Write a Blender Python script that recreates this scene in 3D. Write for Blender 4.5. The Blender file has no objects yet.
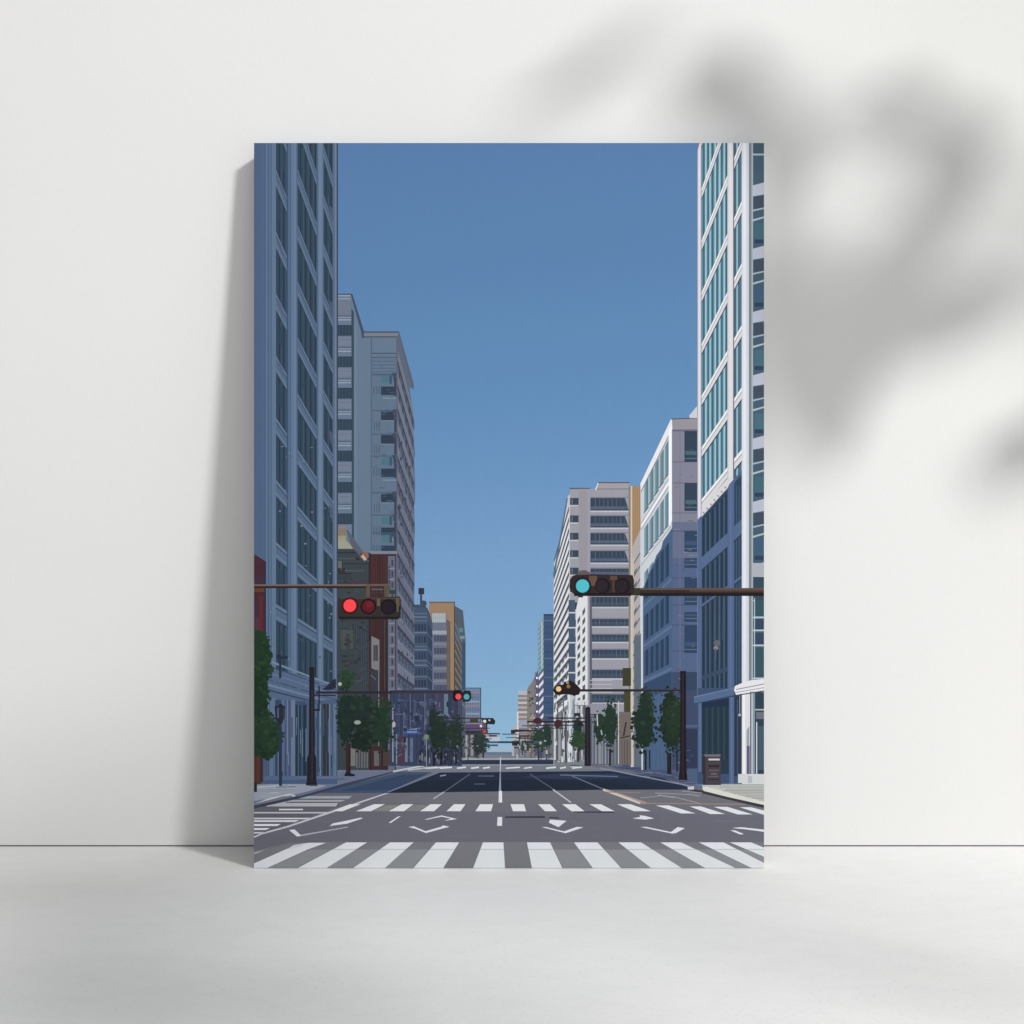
import bpy, math, random
from mathutils import Vector, Matrix
from mathutils.geometry import delaunay_2d_cdt

random.seed(7)
R = random.Random(11)
scene = bpy.context.scene
col = scene.collection

# ------------------------------------------------------------------ sizes (metres)
W, H, T = 0.510, 0.725, 0.020          # stretched canvas
LEAN = 0.070                            # how far its foot stands out from the wall
TH = math.asin(LEAN / H)
CX = -0.003
D = 1.0                                 # camera to canvas face
U = Vector((0, math.sin(TH), math.cos(TH)))
WN = Vector((0, -math.cos(TH), math.sin(TH)))
FOOT = Vector((0, -LEAN - 0.0005, -T * math.sin(TH) + .0004))
INK = 1.0                               # ink albedo per displayed value


# ------------------------------------------------------------------ helpers
def lin(c):
    c = c / 255.0
    return c / 12.92 if c <= 0.04045 else ((c + 0.055) / 1.055) ** 2.4


def tag(o, label=None, cat=None, group=None, kind=None):
    if label: o['label'] = label
    if cat: o['category'] = cat
    if group: o['group'] = group
    if kind: o['kind'] = kind
    return o


def mesh_obj(name, verts, faces, mat, parent=None, smooth=False):
    me = bpy.data.meshes.new(name)
    me.from_pydata([tuple(v) for v in verts], [], faces)
    me.update()
    if smooth:
        for p in me.polygons: p.use_smooth = True
    o = bpy.data.objects.new(name, me)
    if mat: me.materials.append(mat)
    col.objects.link(o)
    if parent: o.parent = parent
    return o


def empty(name, loc):
    o = bpy.data.objects.new(name, None)
    o.empty_display_size = 0.05
    o.location = loc
    col.objects.link(o)
    return o


def base_mat(name, rgb, rough=0.8, spec=0.3):
    m = bpy.data.materials.new(name)
    m.use_nodes = True
    b = m.node_tree.nodes['Principled BSDF']
    b.inputs['Base Color'].default_value = (*rgb, 1)
    b.inputs['Roughness'].default_value = rough
    b.inputs['Specular IOR Level'].default_value = spec
    return m, m.node_tree, b


def noise(nt, scale, detail=3, rough=0.55, stretch=(1, 1, 1)):
    tc = nt.nodes.new('ShaderNodeTexCoord')
    mp = nt.nodes.new('ShaderNodeMapping')
    mp.inputs['Scale'].default_value = stretch
    n = nt.nodes.new('ShaderNodeTexNoise')
    n.inputs['Scale'].default_value = scale
    n.inputs['Detail'].default_value = detail
    n.inputs['Roughness'].default_value = rough
    nt.links.new(tc.outputs['Object'], mp.inputs['Vector'])
    nt.links.new(mp.outputs['Vector'], n.inputs['Vector'])
    return n.outputs['Fac']


def ramp(nt, fac, c0, c1, p0=0.3, p1=0.7):
    r = nt.nodes.new('ShaderNodeValToRGB')
    r.color_ramp.elements[0].position = p0
    r.color_ramp.elements[1].position = p1
    r.color_ramp.elements[0].color = (*c0, 1)
    r.color_ramp.elements[1].color = (*c1, 1)
    nt.links.new(fac, r.inputs['Fac'])
    return r.outputs['Color']


def mix(nt, a, b, fac=1.0, mode='MULTIPLY'):
    m = nt.nodes.new('ShaderNodeMix')
    m.data_type = 'RGBA'
    m.blend_type = mode
    m.inputs[0].default_value = fac
    nt.links.new(a, m.inputs[6]); nt.links.new(b, m.inputs[7])
    return m.outputs[2]


def bump(nt, bsdf, heights, strength, dist):
    prev = None
    for h, s in heights:
        bp = nt.nodes.new('ShaderNodeBump')
        bp.inputs['Strength'].default_value = strength * s
        bp.inputs['Distance'].default_value = dist
        nt.links.new(h, bp.inputs['Height'])
        if prev: nt.links.new(prev, bp.inputs['Normal'])
        prev = bp.outputs['Normal']
    nt.links.new(prev, bsdf.inputs['Normal'])


# ------------------------------------------------------------------ materials
wall_m, nt, b = base_mat('painted_plaster', (.8, .8, .79), .9, .15)
c1 = ramp(nt, noise(nt, 2.2, 2), (.80, .80, .792), (.818, .818, .81))
c2 = ramp(nt, noise(nt, 420, 3, .6, (1, 1, .35)), (.975, .975, .975), (1, 1, 1))
nt.links.new(mix(nt, c1, c2), b.inputs['Base Color'])
bump(nt, b, [(noise(nt, 520, 3, .6, (1, 1, .4)), 1.0), (noise(nt, 60, 2), .5)], .10, .0010)

floor_m, nt, b = base_mat('screed', (.76, .76, .75), .75, .25)
c1 = ramp(nt, noise(nt, 2.5, 3, .5, (1, 1.3, 1)), (.825, .825, .818), (.855, .855, .848))
c2 = ramp(nt, noise(nt, 300, 2, .5), (.93, .93, .925), (1, 1, 1), .30, .42)
c3 = ramp(nt, noise(nt, 40, 4, .6, (.7, 1.2, 1)), (.975, .975, .975), (1, 1, 1), .35, .6)
nt.links.new(mix(nt, mix(nt, c1, c2), c3), b.inputs['Base Color'])
bump(nt, b, [(noise(nt, 260, 3), .8), (noise(nt, 30, 4, .6, (.8, 1.2, 1)), .35)], .12, .0010)

seam_m, nt, b = base_mat('painted_gap_shade', (.04, .04, .039), .9, .1)  # dark colour standing in for the shade under the wall edge

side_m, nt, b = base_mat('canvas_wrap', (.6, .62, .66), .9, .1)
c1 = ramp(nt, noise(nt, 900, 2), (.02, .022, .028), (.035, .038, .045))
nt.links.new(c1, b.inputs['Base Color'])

ink_m, nt, b = base_mat('printed_ink', (.5, .5, .5), .85, .12)
at = nt.nodes.new('ShaderNodeVertexColor'); at.layer_name = 'ink'
g1 = ramp(nt, noise(nt, 900, 2, .6), (.97, .97, .97), (1.02, 1.02, 1.02))
g2 = ramp(nt, noise(nt, 160, 3, .6, (1, 1, .5)), (.985, .985, .985), (1.01, 1.01, 1.01))
nt.links.new(mix(nt, mix(nt, at.outputs['Color'], g1), g2), b.inputs['Base Color'])
bump(nt, b, [(noise(nt, 1100, 1), 1.0)], .12, .0004)

leaf_m, nt, b = base_mat('leaf_green', (.06, .13, .045), .5, .4)
c1 = ramp(nt, noise(nt, 14, 3), (.04, .10, .035), (.085, .17, .055))
nt.links.new(c1, b.inputs['Base Color'])
stem_m, nt, b = base_mat('stem_brown', (.12, .10, .05), .8, .2)
c1 = ramp(nt, noise(nt, 40, 3), (.09, .075, .04), (.15, .13, .06))
nt.links.new(c1, b.inputs['Base Color'])
pot_m, nt, b = base_mat('clay_pot', (.5, .47, .43), .8, .2)
c1 = ramp(nt, noise(nt, 20, 3), (.45, .42, .38), (.55, .52, .47))
nt.links.new(c1, b.inputs['Base Color'])
soil_m, nt, b = base_mat('potting_soil', (.05, .035, .025), .95, .1)

# ------------------------------------------------------------------ the setting
def grid_box(name, x0, y0, z0, x1, y1, z1, mat, parent=None):
    v = [(x, y, z) for x in (x0, x1) for y in (y0, y1) for z in (z0, z1)]
    f = [(0, 1, 3, 2), (4, 6, 7, 5), (0, 4, 5, 1), (2, 3, 7, 6), (0, 2, 6, 4), (1, 5, 7, 3)]
    return mesh_obj(name, v, f, mat, parent)

floor = grid_box('floor', -3.5, -4.5, -.05, 3.5, .12, 0, floor_m); tag(floor, kind='structure')
wall = grid_box('wall', -3.5, 0, .0014, 3.5, .12, 2.8, wall_m)
tag(wall, kind='structure')
seam = grid_box('gap_shade_strip', -3.5, .0012, .0001, 3.5, .1, .0013, seam_m, wall)  # solid strip filling the gap, its shade put into the colour

# ------------------------------------------------------------------ the picture printed on the canvas
# picture coordinates: x 254..764 across, y 143..868 down (millimetres of canvas)
X0, Y0, X1, Y1 = 254.0, 143.0, 764.0, 868.0
VX, VY = 501.0, 749.0
POLY = []                               # (points, colour, part index)
PARTS = []                              # (name, label, parent index)
cur = [0]


def part(name, label=None, parent=None):
    PARTS.append((name, label, parent)); cur[0] = len(PARTS) - 1
    return cur[0]


def use(i): cur[0] = i


def P(c, *pts):
    pts = [(float(x), float(y)) for x, y in pts]
    a = sum(p[0] * q[1] - q[0] * p[1] for p, q in zip(pts, pts[1:] + pts[:1]))
    if abs(a) < 1e-3: return
    if a < 0: pts.reverse()
    POLY.append((pts, c, cur[0]))


def rect(c, x0, y0, x1, y1): P(c, (x0, y0), (x1, y0), (x1, y1), (x0, y1))


def line(c, p, q, w=1.0, w2=None):
    w2 = w if w2 is None else w2
    dx, dy = q[0] - p[0], q[1] - p[1]
    l = math.hypot(dx, dy) or 1
    nx, ny = -dy / l / 2, dx / l / 2
    P(c, (p[0] + nx * w, p[1] + ny * w), (q[0] + nx * w2, q[1] + ny * w2),
      (q[0] - nx * w2, q[1] - ny * w2), (p[0] - nx * w, p[1] - ny * w))


def disc(c, x, y, r, ry=None, n=20):
    ry = ry or r
    P(c, *[(x + r * math.cos(2 * math.pi * i / n), y + ry * math.sin(2 * math.pi * i / n)) for i in range(n)])


def blob(c, x0, y0, x1, y1, n=22, j=.13, seed=1):
    r = random.Random(seed)
    cx, cy, rx, ry = (x0 + x1) / 2, (y0 + y1) / 2, (x1 - x0) / 2, (y1 - y0) / 2
    P(c, *[(cx + rx * (1 - j * r.random()) * math.cos(2 * math.pi * i / n),
            cy + ry * (1 - j * r.random()) * math.sin(2 * math.pi * i / n)) for i in range(n)])


def py(xr, yr, x):                      # height at x of the receding line through (xr, yr)
    return VY + (yr - VY) * (x - VX) / (xr - VX)


def band(c, xr, ya, yb, x0, x1):        # receding band between two heights given at xr
    P(c, (x0, py(xr, ya, x0)), (x1, py(xr, ya, x1)), (x1, py(xr, yb, x1)), (x0, py(xr, yb, x0)))


def mixc(a, b, t): return tuple(a[i] + (b[i] - a[i]) * t for i in range(3))


def jit(c, a=5, r=R):
    d = r.uniform(-a, a)
    return tuple(max(0, min(255, v + d + r.uniform(-a, a) * .35)) for v in c)


def clip(pts, f):                        # keep the side of a polygon where f(x, y) > 0
    out = []
    for p, q in zip(pts, pts[1:] + pts[:1]):
        a, b_ = f(*p), f(*q)
        if a >= 0: out.append(p)
        if a * b_ < 0:
            t = a / (a - b_); out.append((p[0] + (q[0] - p[0]) * t, p[1] + (q[1] - p[1]) * t))
    return out


def grit(n, x0, y0, x1, y1, cols, lx, ly, seed):   # small strokes of drawn detail
    r = random.Random(seed)
    for _ in range(n):
        x, y_ = r.uniform(x0, x1), r.uniform(y0, y1)
        w_, h_ = r.uniform(*lx), r.uniform(*ly)
        rect(jit(r.choice(cols), 4, r), x, y_, min(x1, x + w_), min(y1, y_ + h_))


# ---- sky
SKY = part('printed_sky')
stops = [(143, (86, 125, 173)), (250, (89, 130, 177)), (400, (96, 142, 188)), (480, (106, 149, 196)),
         (560, (118, 160, 204)), (640, (127, 169, 211)), (700, (137, 180, 215)), (760, (150, 192, 222))]
rect(stops[0][1], X0, Y0, X1, Y1)
def skyc(y):
    for (a, ca), (b_, cb) in zip(stops, stops[1:]):
        if y <= b_: return mixc(ca, cb, (y - a) / (b_ - a))
    return stops[-1][1]
y = 143.0
while y < 760:
    rect(skyc(y + 4), X0, y, X1, y + 8); y += 8

# ---- road and ground
ROAD = part('printed_road', 'grey street in the printed picture')
P((98, 99, 111), (254, 800), (420, 764), (488, 751), (516, 751), (600, 764), (764, 800), (764, 868), (254, 868))
P((96, 110, 135), (480, 757), (490, 748), (514, 748), (530, 757))
P((150, 170, 195), (486, 752), (492, 747.5), (512, 747.5), (520, 752))
rect((112, 117, 132), 420, 755, 600, 760)
P((45, 54, 76), (446, 764.2), (466, 760), (570, 760), (584, 764.2))
P((108, 112, 125), (398, 773), (446, 764.2), (584, 764.2), (612, 771.5), (600, 773))
# long building shade printed across the street
P((62, 78, 110), (318, 793), (400, 772), (432, 772), (386, 793))
P((52, 68, 100), (340, 791), (402, 775), (428, 774), (392, 790))
P((36, 46, 70), (384, 793), (437, 772.5), (500, 772), (610, 771), (660, 777), (694, 789.5), (600, 789.8), (500, 791.5))
P((48, 56, 88), (520, 777), (560, 773.5), (640, 774), (660, 778), (560, 779))
P((33, 42, 62), (390, 793), (420, 781), (520, 780), (615, 781), (640, 789), (500, 791.5))
line((95, 108, 135), (560, 775), (618, 776.5), 1)
line((85, 98, 125), (478, 776), (494, 776), .8)
line((85, 98, 125), (474, 784), (485, 784), .7)
line((130, 138, 155), (440, 776), (446, 775), 1.2)
rect((112, 113, 124), 386, 793, 600, 797)
P((104, 104, 114), (386, 793), (600, 790), (690, 790), (764, 806), (764, 812), (650, 806), (380, 803))
P((112, 113, 120), (340, 843), (764, 843), (764, 868), (254, 868), (254, 852))
for i in range(70):                     # worn patches and grain of the street
    x, yy = R.uniform(256, 760), R.uniform(796, 866)
    l = R.uniform(8, 40)
    line(jit((101, 102, 113), 5), (x, yy), (x + l, yy + R.uniform(-.4, .4)), R.uniform(.5, 1.4), .2)

# far crossing and mid stripes
ln = part('printed_lane_marking', 'white and tan lane lines of the printed street', ROAD)
wl = (214, 217, 224)
line((190, 195, 205), (500.5, 757), (500.3, 771), .9)
line((136, 148, 168), (500.3, 772), (500, 791), .9, 2.2)
P(wl, (498.8, 791), (502, 791), (502.2, 802.5), (498.6, 802.5))
P(wl, (497.6, 817), (502.2, 817), (502, 825.8), (497, 825.8))
line((92, 102, 124), (470, 774), (444, 792), .8); line((175, 178, 186), (444, 792), (433.5, 798.8), 1.1)
line((84, 94, 118), (530, 774), (553, 789), .8); line((190, 192, 200), (553, 789.5), (571, 802.5), 1.2)
line((94, 104, 126), (572, 776), (603, 789), 1.1); line((198, 190, 182), (603, 789.5), (648, 806), 2.2)
line((175, 150, 135), (606, 789.5), (654, 805.4), 1.0)
line((185, 178, 168), (645, 805.5), (764, 807.5), 1.4); line((150, 122, 112), (640, 803.2), (745, 804.4), 1.2)
line((140, 120, 112), (606, 792), (640, 792.6), 1)
P((190, 192, 202), (254, 836.2), (262, 832.6), (287, 826), (340, 808), (386, 793), (389, 793), (342, 809.4), (288, 827.4), (262, 834.4), (254, 838))
line((105, 118, 145), (388, 792), (442, 771), 1.2)
for x0, x1, w_ in ((425, 437, 1.4), (440, 452, 1.6), (457, 466, 1.5), (471, 479, 1.6), (483, 490, 1.5), (506, 520, 1.3), (524, 532, 1.3), (546, 556, 1.6), (560, 566, 1.5), (572, 582, 1.3)):
    line((205, 210, 218), (x0, 768.2), (x1, 767.2), w_)
line((175, 180, 190), (408, 770.2), (428, 767.4), 1.2)
line((150, 155, 168), (452, 765.2), (560, 764.8), .6)
line((172, 178, 188), (440, 759.2), (585, 758.6), .9)
line((140, 146, 160), (430, 762), (470, 757.4), .9)
# marks left of the crossing
P(wl, (289, 830), (294.5, 829.4), (301.5, 835.8), (297, 836.6))
line((170, 173, 182), (301, 835.4), (348, 827), 1.4, .8)
P(wl, (329.5, 826), (333, 823.4), (347, 820.6), (361, 817.6), (362.5, 818.4), (347, 823.6))
P(wl, (388.5, 822.8), (398, 816.6), (400.8, 816.2), (391, 822.8))
P(wl, (408.5, 827), (413.5, 826.2), (416.8, 827.6), (425.5, 831.2), (441, 826.8), (443, 825.4), (449.6, 826.8), (443, 828.4), (426, 833), (415, 828.6))
P(wl, (424.5, 819.4), (441.5, 815.4), (457, 819), (444, 820.8), (451, 818.6), (441.5, 816.6), (427, 819.6))
P(wl, (550, 819.6), (566.5, 820.8), (558.5, 827.2), (548.8, 822.6))
P(wl, (541.5, 827), (546, 827), (564, 831.4), (577, 826.8), (583.5, 827.4), (565.5, 833.2))
P(wl, (632.5, 818.4), (640, 817), (639.6, 815.2), (645.6, 816), (654, 818.4), (645, 819.6))
P(wl, (640.5, 827), (646, 826.8), (671, 832), (677.8, 827), (684.8, 828.2), (676, 833), (672.5, 833.6))
P(wl, (732, 828), (741, 827.2), (764, 829.6), (764, 831.8), (748, 829.6)); P(wl, (730, 830.2), (735, 830.4), (744, 834), (740, 834.4))
dk = (52, 54, 68)
line(dk, (505, 817.2), (545, 816.9), 1.5, 1.8); line(dk, (549, 817.5), (559, 818), 1.2); line(dk, (575, 812.2), (614, 812), .9, 1.6)

cw = part('printed_crosswalk', 'wide white stripes across the bottom of the printed street')
def zeb(tl, tr, bl, br, yt, yb, c=(214, 218, 222)): P(c, (tl, yt), (tr, yt), (br, yb), (bl, yb))
P((112, 113, 120), (330, 842), (764, 842), (764, 868), (254, 868), (254, 851), (290, 843))
gap = (128, 131, 137)
for tl, tr, bl, br in ((326, 345, 268, 296), (367, 389, 327, 352), (414, 435, 385, 412), (551, 573, 563, 592), (598, 618, 622, 651), (641, 660, 683, 705), (681, 699, 737, 752), (724, 730, 776, 790)):
    f = (843 + 6.5 - 842.5) / 25.5
    P(gap, (tl + (bl - tl) * f, 849.5), (tr + (br - tr) * f, 849.5), (br, 868), (bl, 868))
for q in ((346, 367, 297, 326), (390, 413.5, 352.5, 384.5), (436, 459, 413, 443), (483, 503.4, 473, 505), (527, 550, 532, 562.5), (574, 597.5, 593, 621.5), (618.5, 641, 651.5, 682.5), (660.5, 681, 706, 736.5), (699, 723.5, 752.6, 775), (730, 751, 792, 815)):
    part('stripe', None, cw)
    zeb(*q, 842.4, 868.4, (211, 216, 219))
    f = 6.6 / 26
    zeb(q[0], q[1], q[0] + (q[2] - q[0]) * f, q[1] + (q[3] - q[1]) * f, 842.4, 849, (216, 218, 228))
    zeb(q[0] + (q[2] - q[0]) * f, q[1] + (q[3] - q[1]) * f, q[0] + (q[2] - q[0]) * (f + .025), q[1] + (q[3] - q[1]) * (f + .025), 849, 849.7, (172, 176, 182))
part('stripe', None, cw)
P((212, 214, 222), (254, 863.5), (291, 847), (300, 845), (308, 842.8), (326, 842.8), (308, 849.3), (267, 868), (254, 868))
P((196, 198, 206), (287, 849), (294, 845), (306, 843), (302, 846), (290, 849))
P((170, 173, 180), (254, 852.5), (265, 850), (256, 853.5), (254, 854))
mc = part('printed_crosswalk', 'narrow row of white stripes across the middle of the printed street')
P((101, 102, 113), (340, 804), (660, 804), (764, 806), (764, 815.4), (690, 814), (640, 811.4), (320, 811.4))
for q in ((350, 360.5, 331, 342.5), (374, 385, 356, 371), (402, 413.5, 388.5, 404), (430.5, 442, 420, 434), (454, 465.5, 446.5, 460.5), (480, 493, 475.5, 491), (510.5, 524, 513, 526), (538, 550, 545, 557), (562, 575.5, 571.5, 584.5), (589.5, 601, 602, 614.5), (617, 630.5, 634, 651)):
    part('stripe', None, mc); zeb(*q, 804.2, 811.2)
for q, a, b_ in (((656, 669, 681, 695.5), 805.4, 813.4), ((689.5, 701, 710, 725), 806.4, 814), ((713.6, 727, 737.7, 752.6), 806.8, 814.4), ((739.6, 751, 764, 780), 807.2, 814.8)):
    part('stripe', None, mc); zeb(*q, a, b_)
use(mc)
P((122, 126, 120), (387, 805), (400, 805), (387, 811), (373, 811)); P((118, 122, 118), (414.5, 805), (428, 805), (419, 811), (405, 811))
sc_ = part('printed_crosswalk', 'thin white bars of the side crossing at the left of the printed street')
P((92, 92, 104), (254, 806), (330, 797), (340, 806), (254, 836))
for ya, yb, x1, c in ((796, 798.6, 352, (150, 158, 168)), (800, 801.6, 344, (165, 168, 176)), (803, 806.4, 339, (172, 174, 180)), (812, 813.4, 328, (186, 188, 194)), (817.8, 819.2, 309, (206, 209, 216)), (820.2, 822, 298, (208, 211, 218)), (824, 826, 280, (220, 223, 230)), (828, 830, 269, (216, 219, 226)), (832, 833.6, 263, (196, 199, 208))):
    x0 = 254 if ya > 806 else 254 + (806 - ya) * 4.2
    part('stripe', None, sc_); P(c, (x0, ya), (x1 + (yb - ya) * -1.5 + 4, ya), (x1 - 3, yb), (x0, yb))
part('stripe', None, sc_); rect((206, 208, 216), 279, 808.8, 303, 810.2)

PAV = part('printed_pavement', 'left pavement and kerb of the printed street')
P((106, 114, 144), (254, 784), (300, 778), (336, 764), (420, 758), (446, 758), (392, 772), (340, 785), (297, 797), (254, 808))
P((150, 155, 176), (254, 785), (300, 783), (330, 786), (297, 794), (254, 801))
for i in range(16):
    yy = 786 + i * 1.1
    line(jit((158, 164, 180), 18), (254 + R.uniform(0, 20), yy), (270 + R.uniform(0, 30), yy), R.uniform(.5, 1.1))
line((176, 182, 192), (256, 787.2), (290, 785), 1.2)
for i in range(34):
    x = R.uniform(256, 420); yy = 790 - (x - 254) * .165 + R.uniform(-9, 3)
    line(jit((132, 140, 164) if i % 3 else (84, 94, 124), 8), (x, yy), (x + R.uniform(6, 22), yy - R.uniform(.2, 2.2)), R.uniform(.4, .9))
P((196, 200, 206), (254, 803.8), (270, 798), (290, 793.6), (296, 795.6), (293, 797), (284, 796))
P((112, 120, 132), (256, 804.5), (270, 799.6), (291, 795.2), (294, 797.2), (275, 802), (258, 806.4))
P((62, 68, 92), (254, 805.6), (300, 795.4), (345, 783), (392, 771), (418, 766.4), (392, 773), (345, 786.4), (297, 799), (254, 808.6))
P((104, 112, 150), (297, 794.5), (345, 780.5), (412, 765), (418, 765.4), (345, 783.2), (298, 796.6))
line((190, 196, 204), (337, 767.6), (372, 765.4), 1.4); line((196, 201, 208), (372, 767), (412, 764.4), 1.8)
line((186, 192, 200), (393, 771.5), (424, 765.6), 1.6); line((150, 158, 175), (424, 765.6), (470, 757.5), 1.0)
line((200, 204, 210), (428, 768.2), (448, 767), 1.4)
PAVR = part('printed_pavement', 'right pavement with pale paving and light kerb in the printed street')
P((82, 92, 128), (560, 757), (600, 764), (640, 770), (690, 785.6), (702, 783), (764, 783), (764, 776), (640, 762))
P((70, 80, 116), (600, 763.6), (640, 765), (700, 778), (700, 784), (688, 784))
for i in range(26):
    x = R.uniform(605, 690); yy = 764 + (x - 600) * .16 + R.uniform(-1, 5)
    line(jit((104, 114, 140) if i % 3 else (62, 72, 100), 8), (x, yy), (x + R.uniform(5, 16), yy + R.uniform(.4, 2)), R.uniform(.4, .8))
line((128, 140, 165), (600, 768), (690, 786), 1.2); line((44, 52, 78), (606, 771.5), (690, 789), 1.4)
P((188, 190, 188), (702, 785), (720, 781.6), (764, 781.8), (764, 803), (730, 795.5), (703, 789))
for i in range(13):
    yy = 783 + i * 1.45
    line(jit((150, 152, 150), 10), (712 + i * 2.2 + R.uniform(0, 6), yy + .4), (764, yy + i * .12), R.uniform(.5, .9))
P((214, 213, 204), (702, 788), (706, 786.6), (730, 793), (764, 801.4), (764, 805), (728, 797), (704, 791))
P((60, 60, 70), (690, 788.4), (704, 791), (728, 797), (764, 805), (764, 808), (726, 799.2), (690, 790.4))
P((196, 198, 206), (687.6, 787), (694, 786), (694, 789.6), (688, 789.4))
for a, b_, w_ in (((658, 795), (674, 797.5), 1.2), ((655, 793), (690, 794.5), .8), ((672, 796.4), (700, 803.4), .9), ((688, 794), (700, 796), 1), ((682, 791), (702, 793), .8), ((640, 798), (660, 796), .7)):
    line((150, 150, 160), a, b_, w_)

# ---- buildings, back to front, left side
g = part('printed_building', 'low blue grey block farthest down the left side')
rect((108, 130, 160), 464, 688, 481, 752); rect((66, 88, 118), 480, 687.6, 481.2, 735); line((70, 88, 118), (464, 688), (481, 688), .8)
for i, yy in enumerate((692, 696.5, 701, 705, 709, 713, 717, 721)):
    rect(((150, 118, 138), (92, 106, 150), (140, 150, 172))[i % 3], 466, yy, 479.6, yy + 1.5)
    for k in range(5): rect((84, 100, 136), 467 + k * 2.6, yy + 1.9, 468.2 + k * 2.6, yy + 3.6)
rect((92, 76, 112), 460, 724, 487, 731); rect((150, 130, 160), 462, 722.6, 484, 724); rect((50, 48, 70), 462, 731, 488, 733.4)
rect((70, 74, 84), 460, 733.4, 478, 757); rect((158, 158, 164), 465, 735, 468.6, 757); rect((140, 140, 148), 470.5, 735, 473.5, 756)
rect((184, 190, 206), 483, 737, 500, 741.4); rect((148, 150, 176), 480, 733.4, 492, 737)

g = part('printed_building', 'brown block with stacked balconies down the left side')
P((80, 90, 106), (454, 602), (455, 606), (463, 610.5), (465.6, 640), (465.6, 758), (454, 758))
P((94, 80, 66), (455, 640), (461, 643), (460, 690), (455, 690))
for i in range(9):
    band((104, 118, 138), 455, 622 + i * 9, 624.5 + i * 9, 455, 465.4)
rect((84, 128, 148), 459, 628, 463, 632); rect((120, 140, 150), 460, 636, 464.6, 639); rect((60, 80, 106), 462, 642, 465.4, 690)
rect((152, 124, 98), 429, 602, 454.6, 758); rect((112, 92, 80), 429, 601.6, 455, 603)
rect((104, 110, 136), 431.4, 613, 446.6, 758)
rect((166, 176, 182), 432, 613.2, 445.6, 622.4)
for k in range(6): rect((140, 150, 160), 433 + k * 2.1, 613.6, 433.5 + k * 2.1, 622)
for yy in (617.6,): rect((142, 152, 160), 432, yy, 445.6, yy + .5)
rect((150, 156, 166), 432, 630.6, 446.6, 634.4)
for i in range(9):
    yy = 635.4 + i * 12.4
    rect((70, 78, 104), 434, yy, 447, yy + 6.2); rect((122, 122, 142), 433, yy + 7.4, 447, yy + 9.6)
    for k in range(4): rect((92, 100, 124), 436 + k * 2.9, yy, 436.6 + k * 2.9, yy + 6.2)
P((104, 92, 86), (446.6, 619), (450.4, 622), (450.4, 690), (446.6, 690))
line((70, 62, 62), (454.4, 602), (454.4, 758), .8)

g = part('printed_building', 'narrow dark blue block with a roof tank down the left side')
P((68, 82, 110), (413, 607.6), (427.4, 607.6), (432.4, 622), (432.4, 762), (413, 762))
P((56, 68, 94), (427.4, 607.6), (432.4, 622), (432.4, 762), (427.4, 762))
rect((62, 76, 104), 414, 604.5, 426, 608)
for i, yy in enumerate((613, 616.4, 620, 632, 646, 649, 660, 664.6, 676, 688, 694)):
    rect((96, 116, 146) if i % 2 else (86, 104, 132), 413.6, yy, 427, yy + 1.3)
    band((80, 98, 128), 427.4, yy, yy + 1.4, 427.4, 432.2)
for yy in (624, 636, 652, 668, 680):
    for k in range(4): rect(jit((52, 64, 90)), 415 + k * 3, yy, 417.2 + k * 3, yy + 7)
rect((50, 56, 76), 418.4, 588, 424.2, 594.4); rect((64, 72, 92), 420, 594, 422.2, 603); disc((66, 74, 94), 423.4, 603.6, 3.4, 3.2)

L3 = part('printed_building', 'tall grey apartment block with slanting balcony bands on the left side')
# receding right face
P((88, 100, 124), (396, 332), (398.4, 332), (413.6, 384), (413.4, 388.6), (409.4, 387.6), (411, 398), (414.6, 424), (414.4, 429), (413.2, 431),
  (414.8, 452), (415, 456), (414, 458), (415, 480), (415.2, 500), (414, 506), (415, 530), (414, 548), (414.6, 566), (414.2, 610), (414.2, 764), (394, 764), (394, 500))
for i in range(17):
    ya = 348 + i * 24.2
    x1 = 413.4 if i < 3 else 414.2
    band((108, 115, 132) if i < 7 else ((114, 120, 144) if i > 11 else (104, 110, 132)), 397, ya, ya + 9.6, 397, x1)
    band((128, 134, 148), 397, ya, ya + 1.2, 397, x1)
    band((58, 64, 86), 397, ya + 9.6, ya + 14, 397, x1)
    band((76, 82, 104), 397, ya + 17, ya + 18, 397, x1)
    for k in range(5):
        xx = 399 + k * 3.2
        if xx < x1 - 1: P((64, 70, 94), (xx, py(397, ya + 12, xx)), (xx + 1.4, py(397, ya + 12, xx + 1.4)), (xx + 1.4, py(397, ya + 21, xx + 1.4)), (xx, py(397, ya + 21, xx)))
P((86, 92, 112), (397.6, 331), (399, 331.4), (413.8, 384), (413.6, 389), (411.6, 388.4), (411.4, 384))
for i in range(9):                      # fine balcony rails hatched across the receding face
    xx = 400 + i * 1.6
    line((80, 86, 112), (xx, py(397, 430, xx)), (xx, 690), .35)
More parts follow.
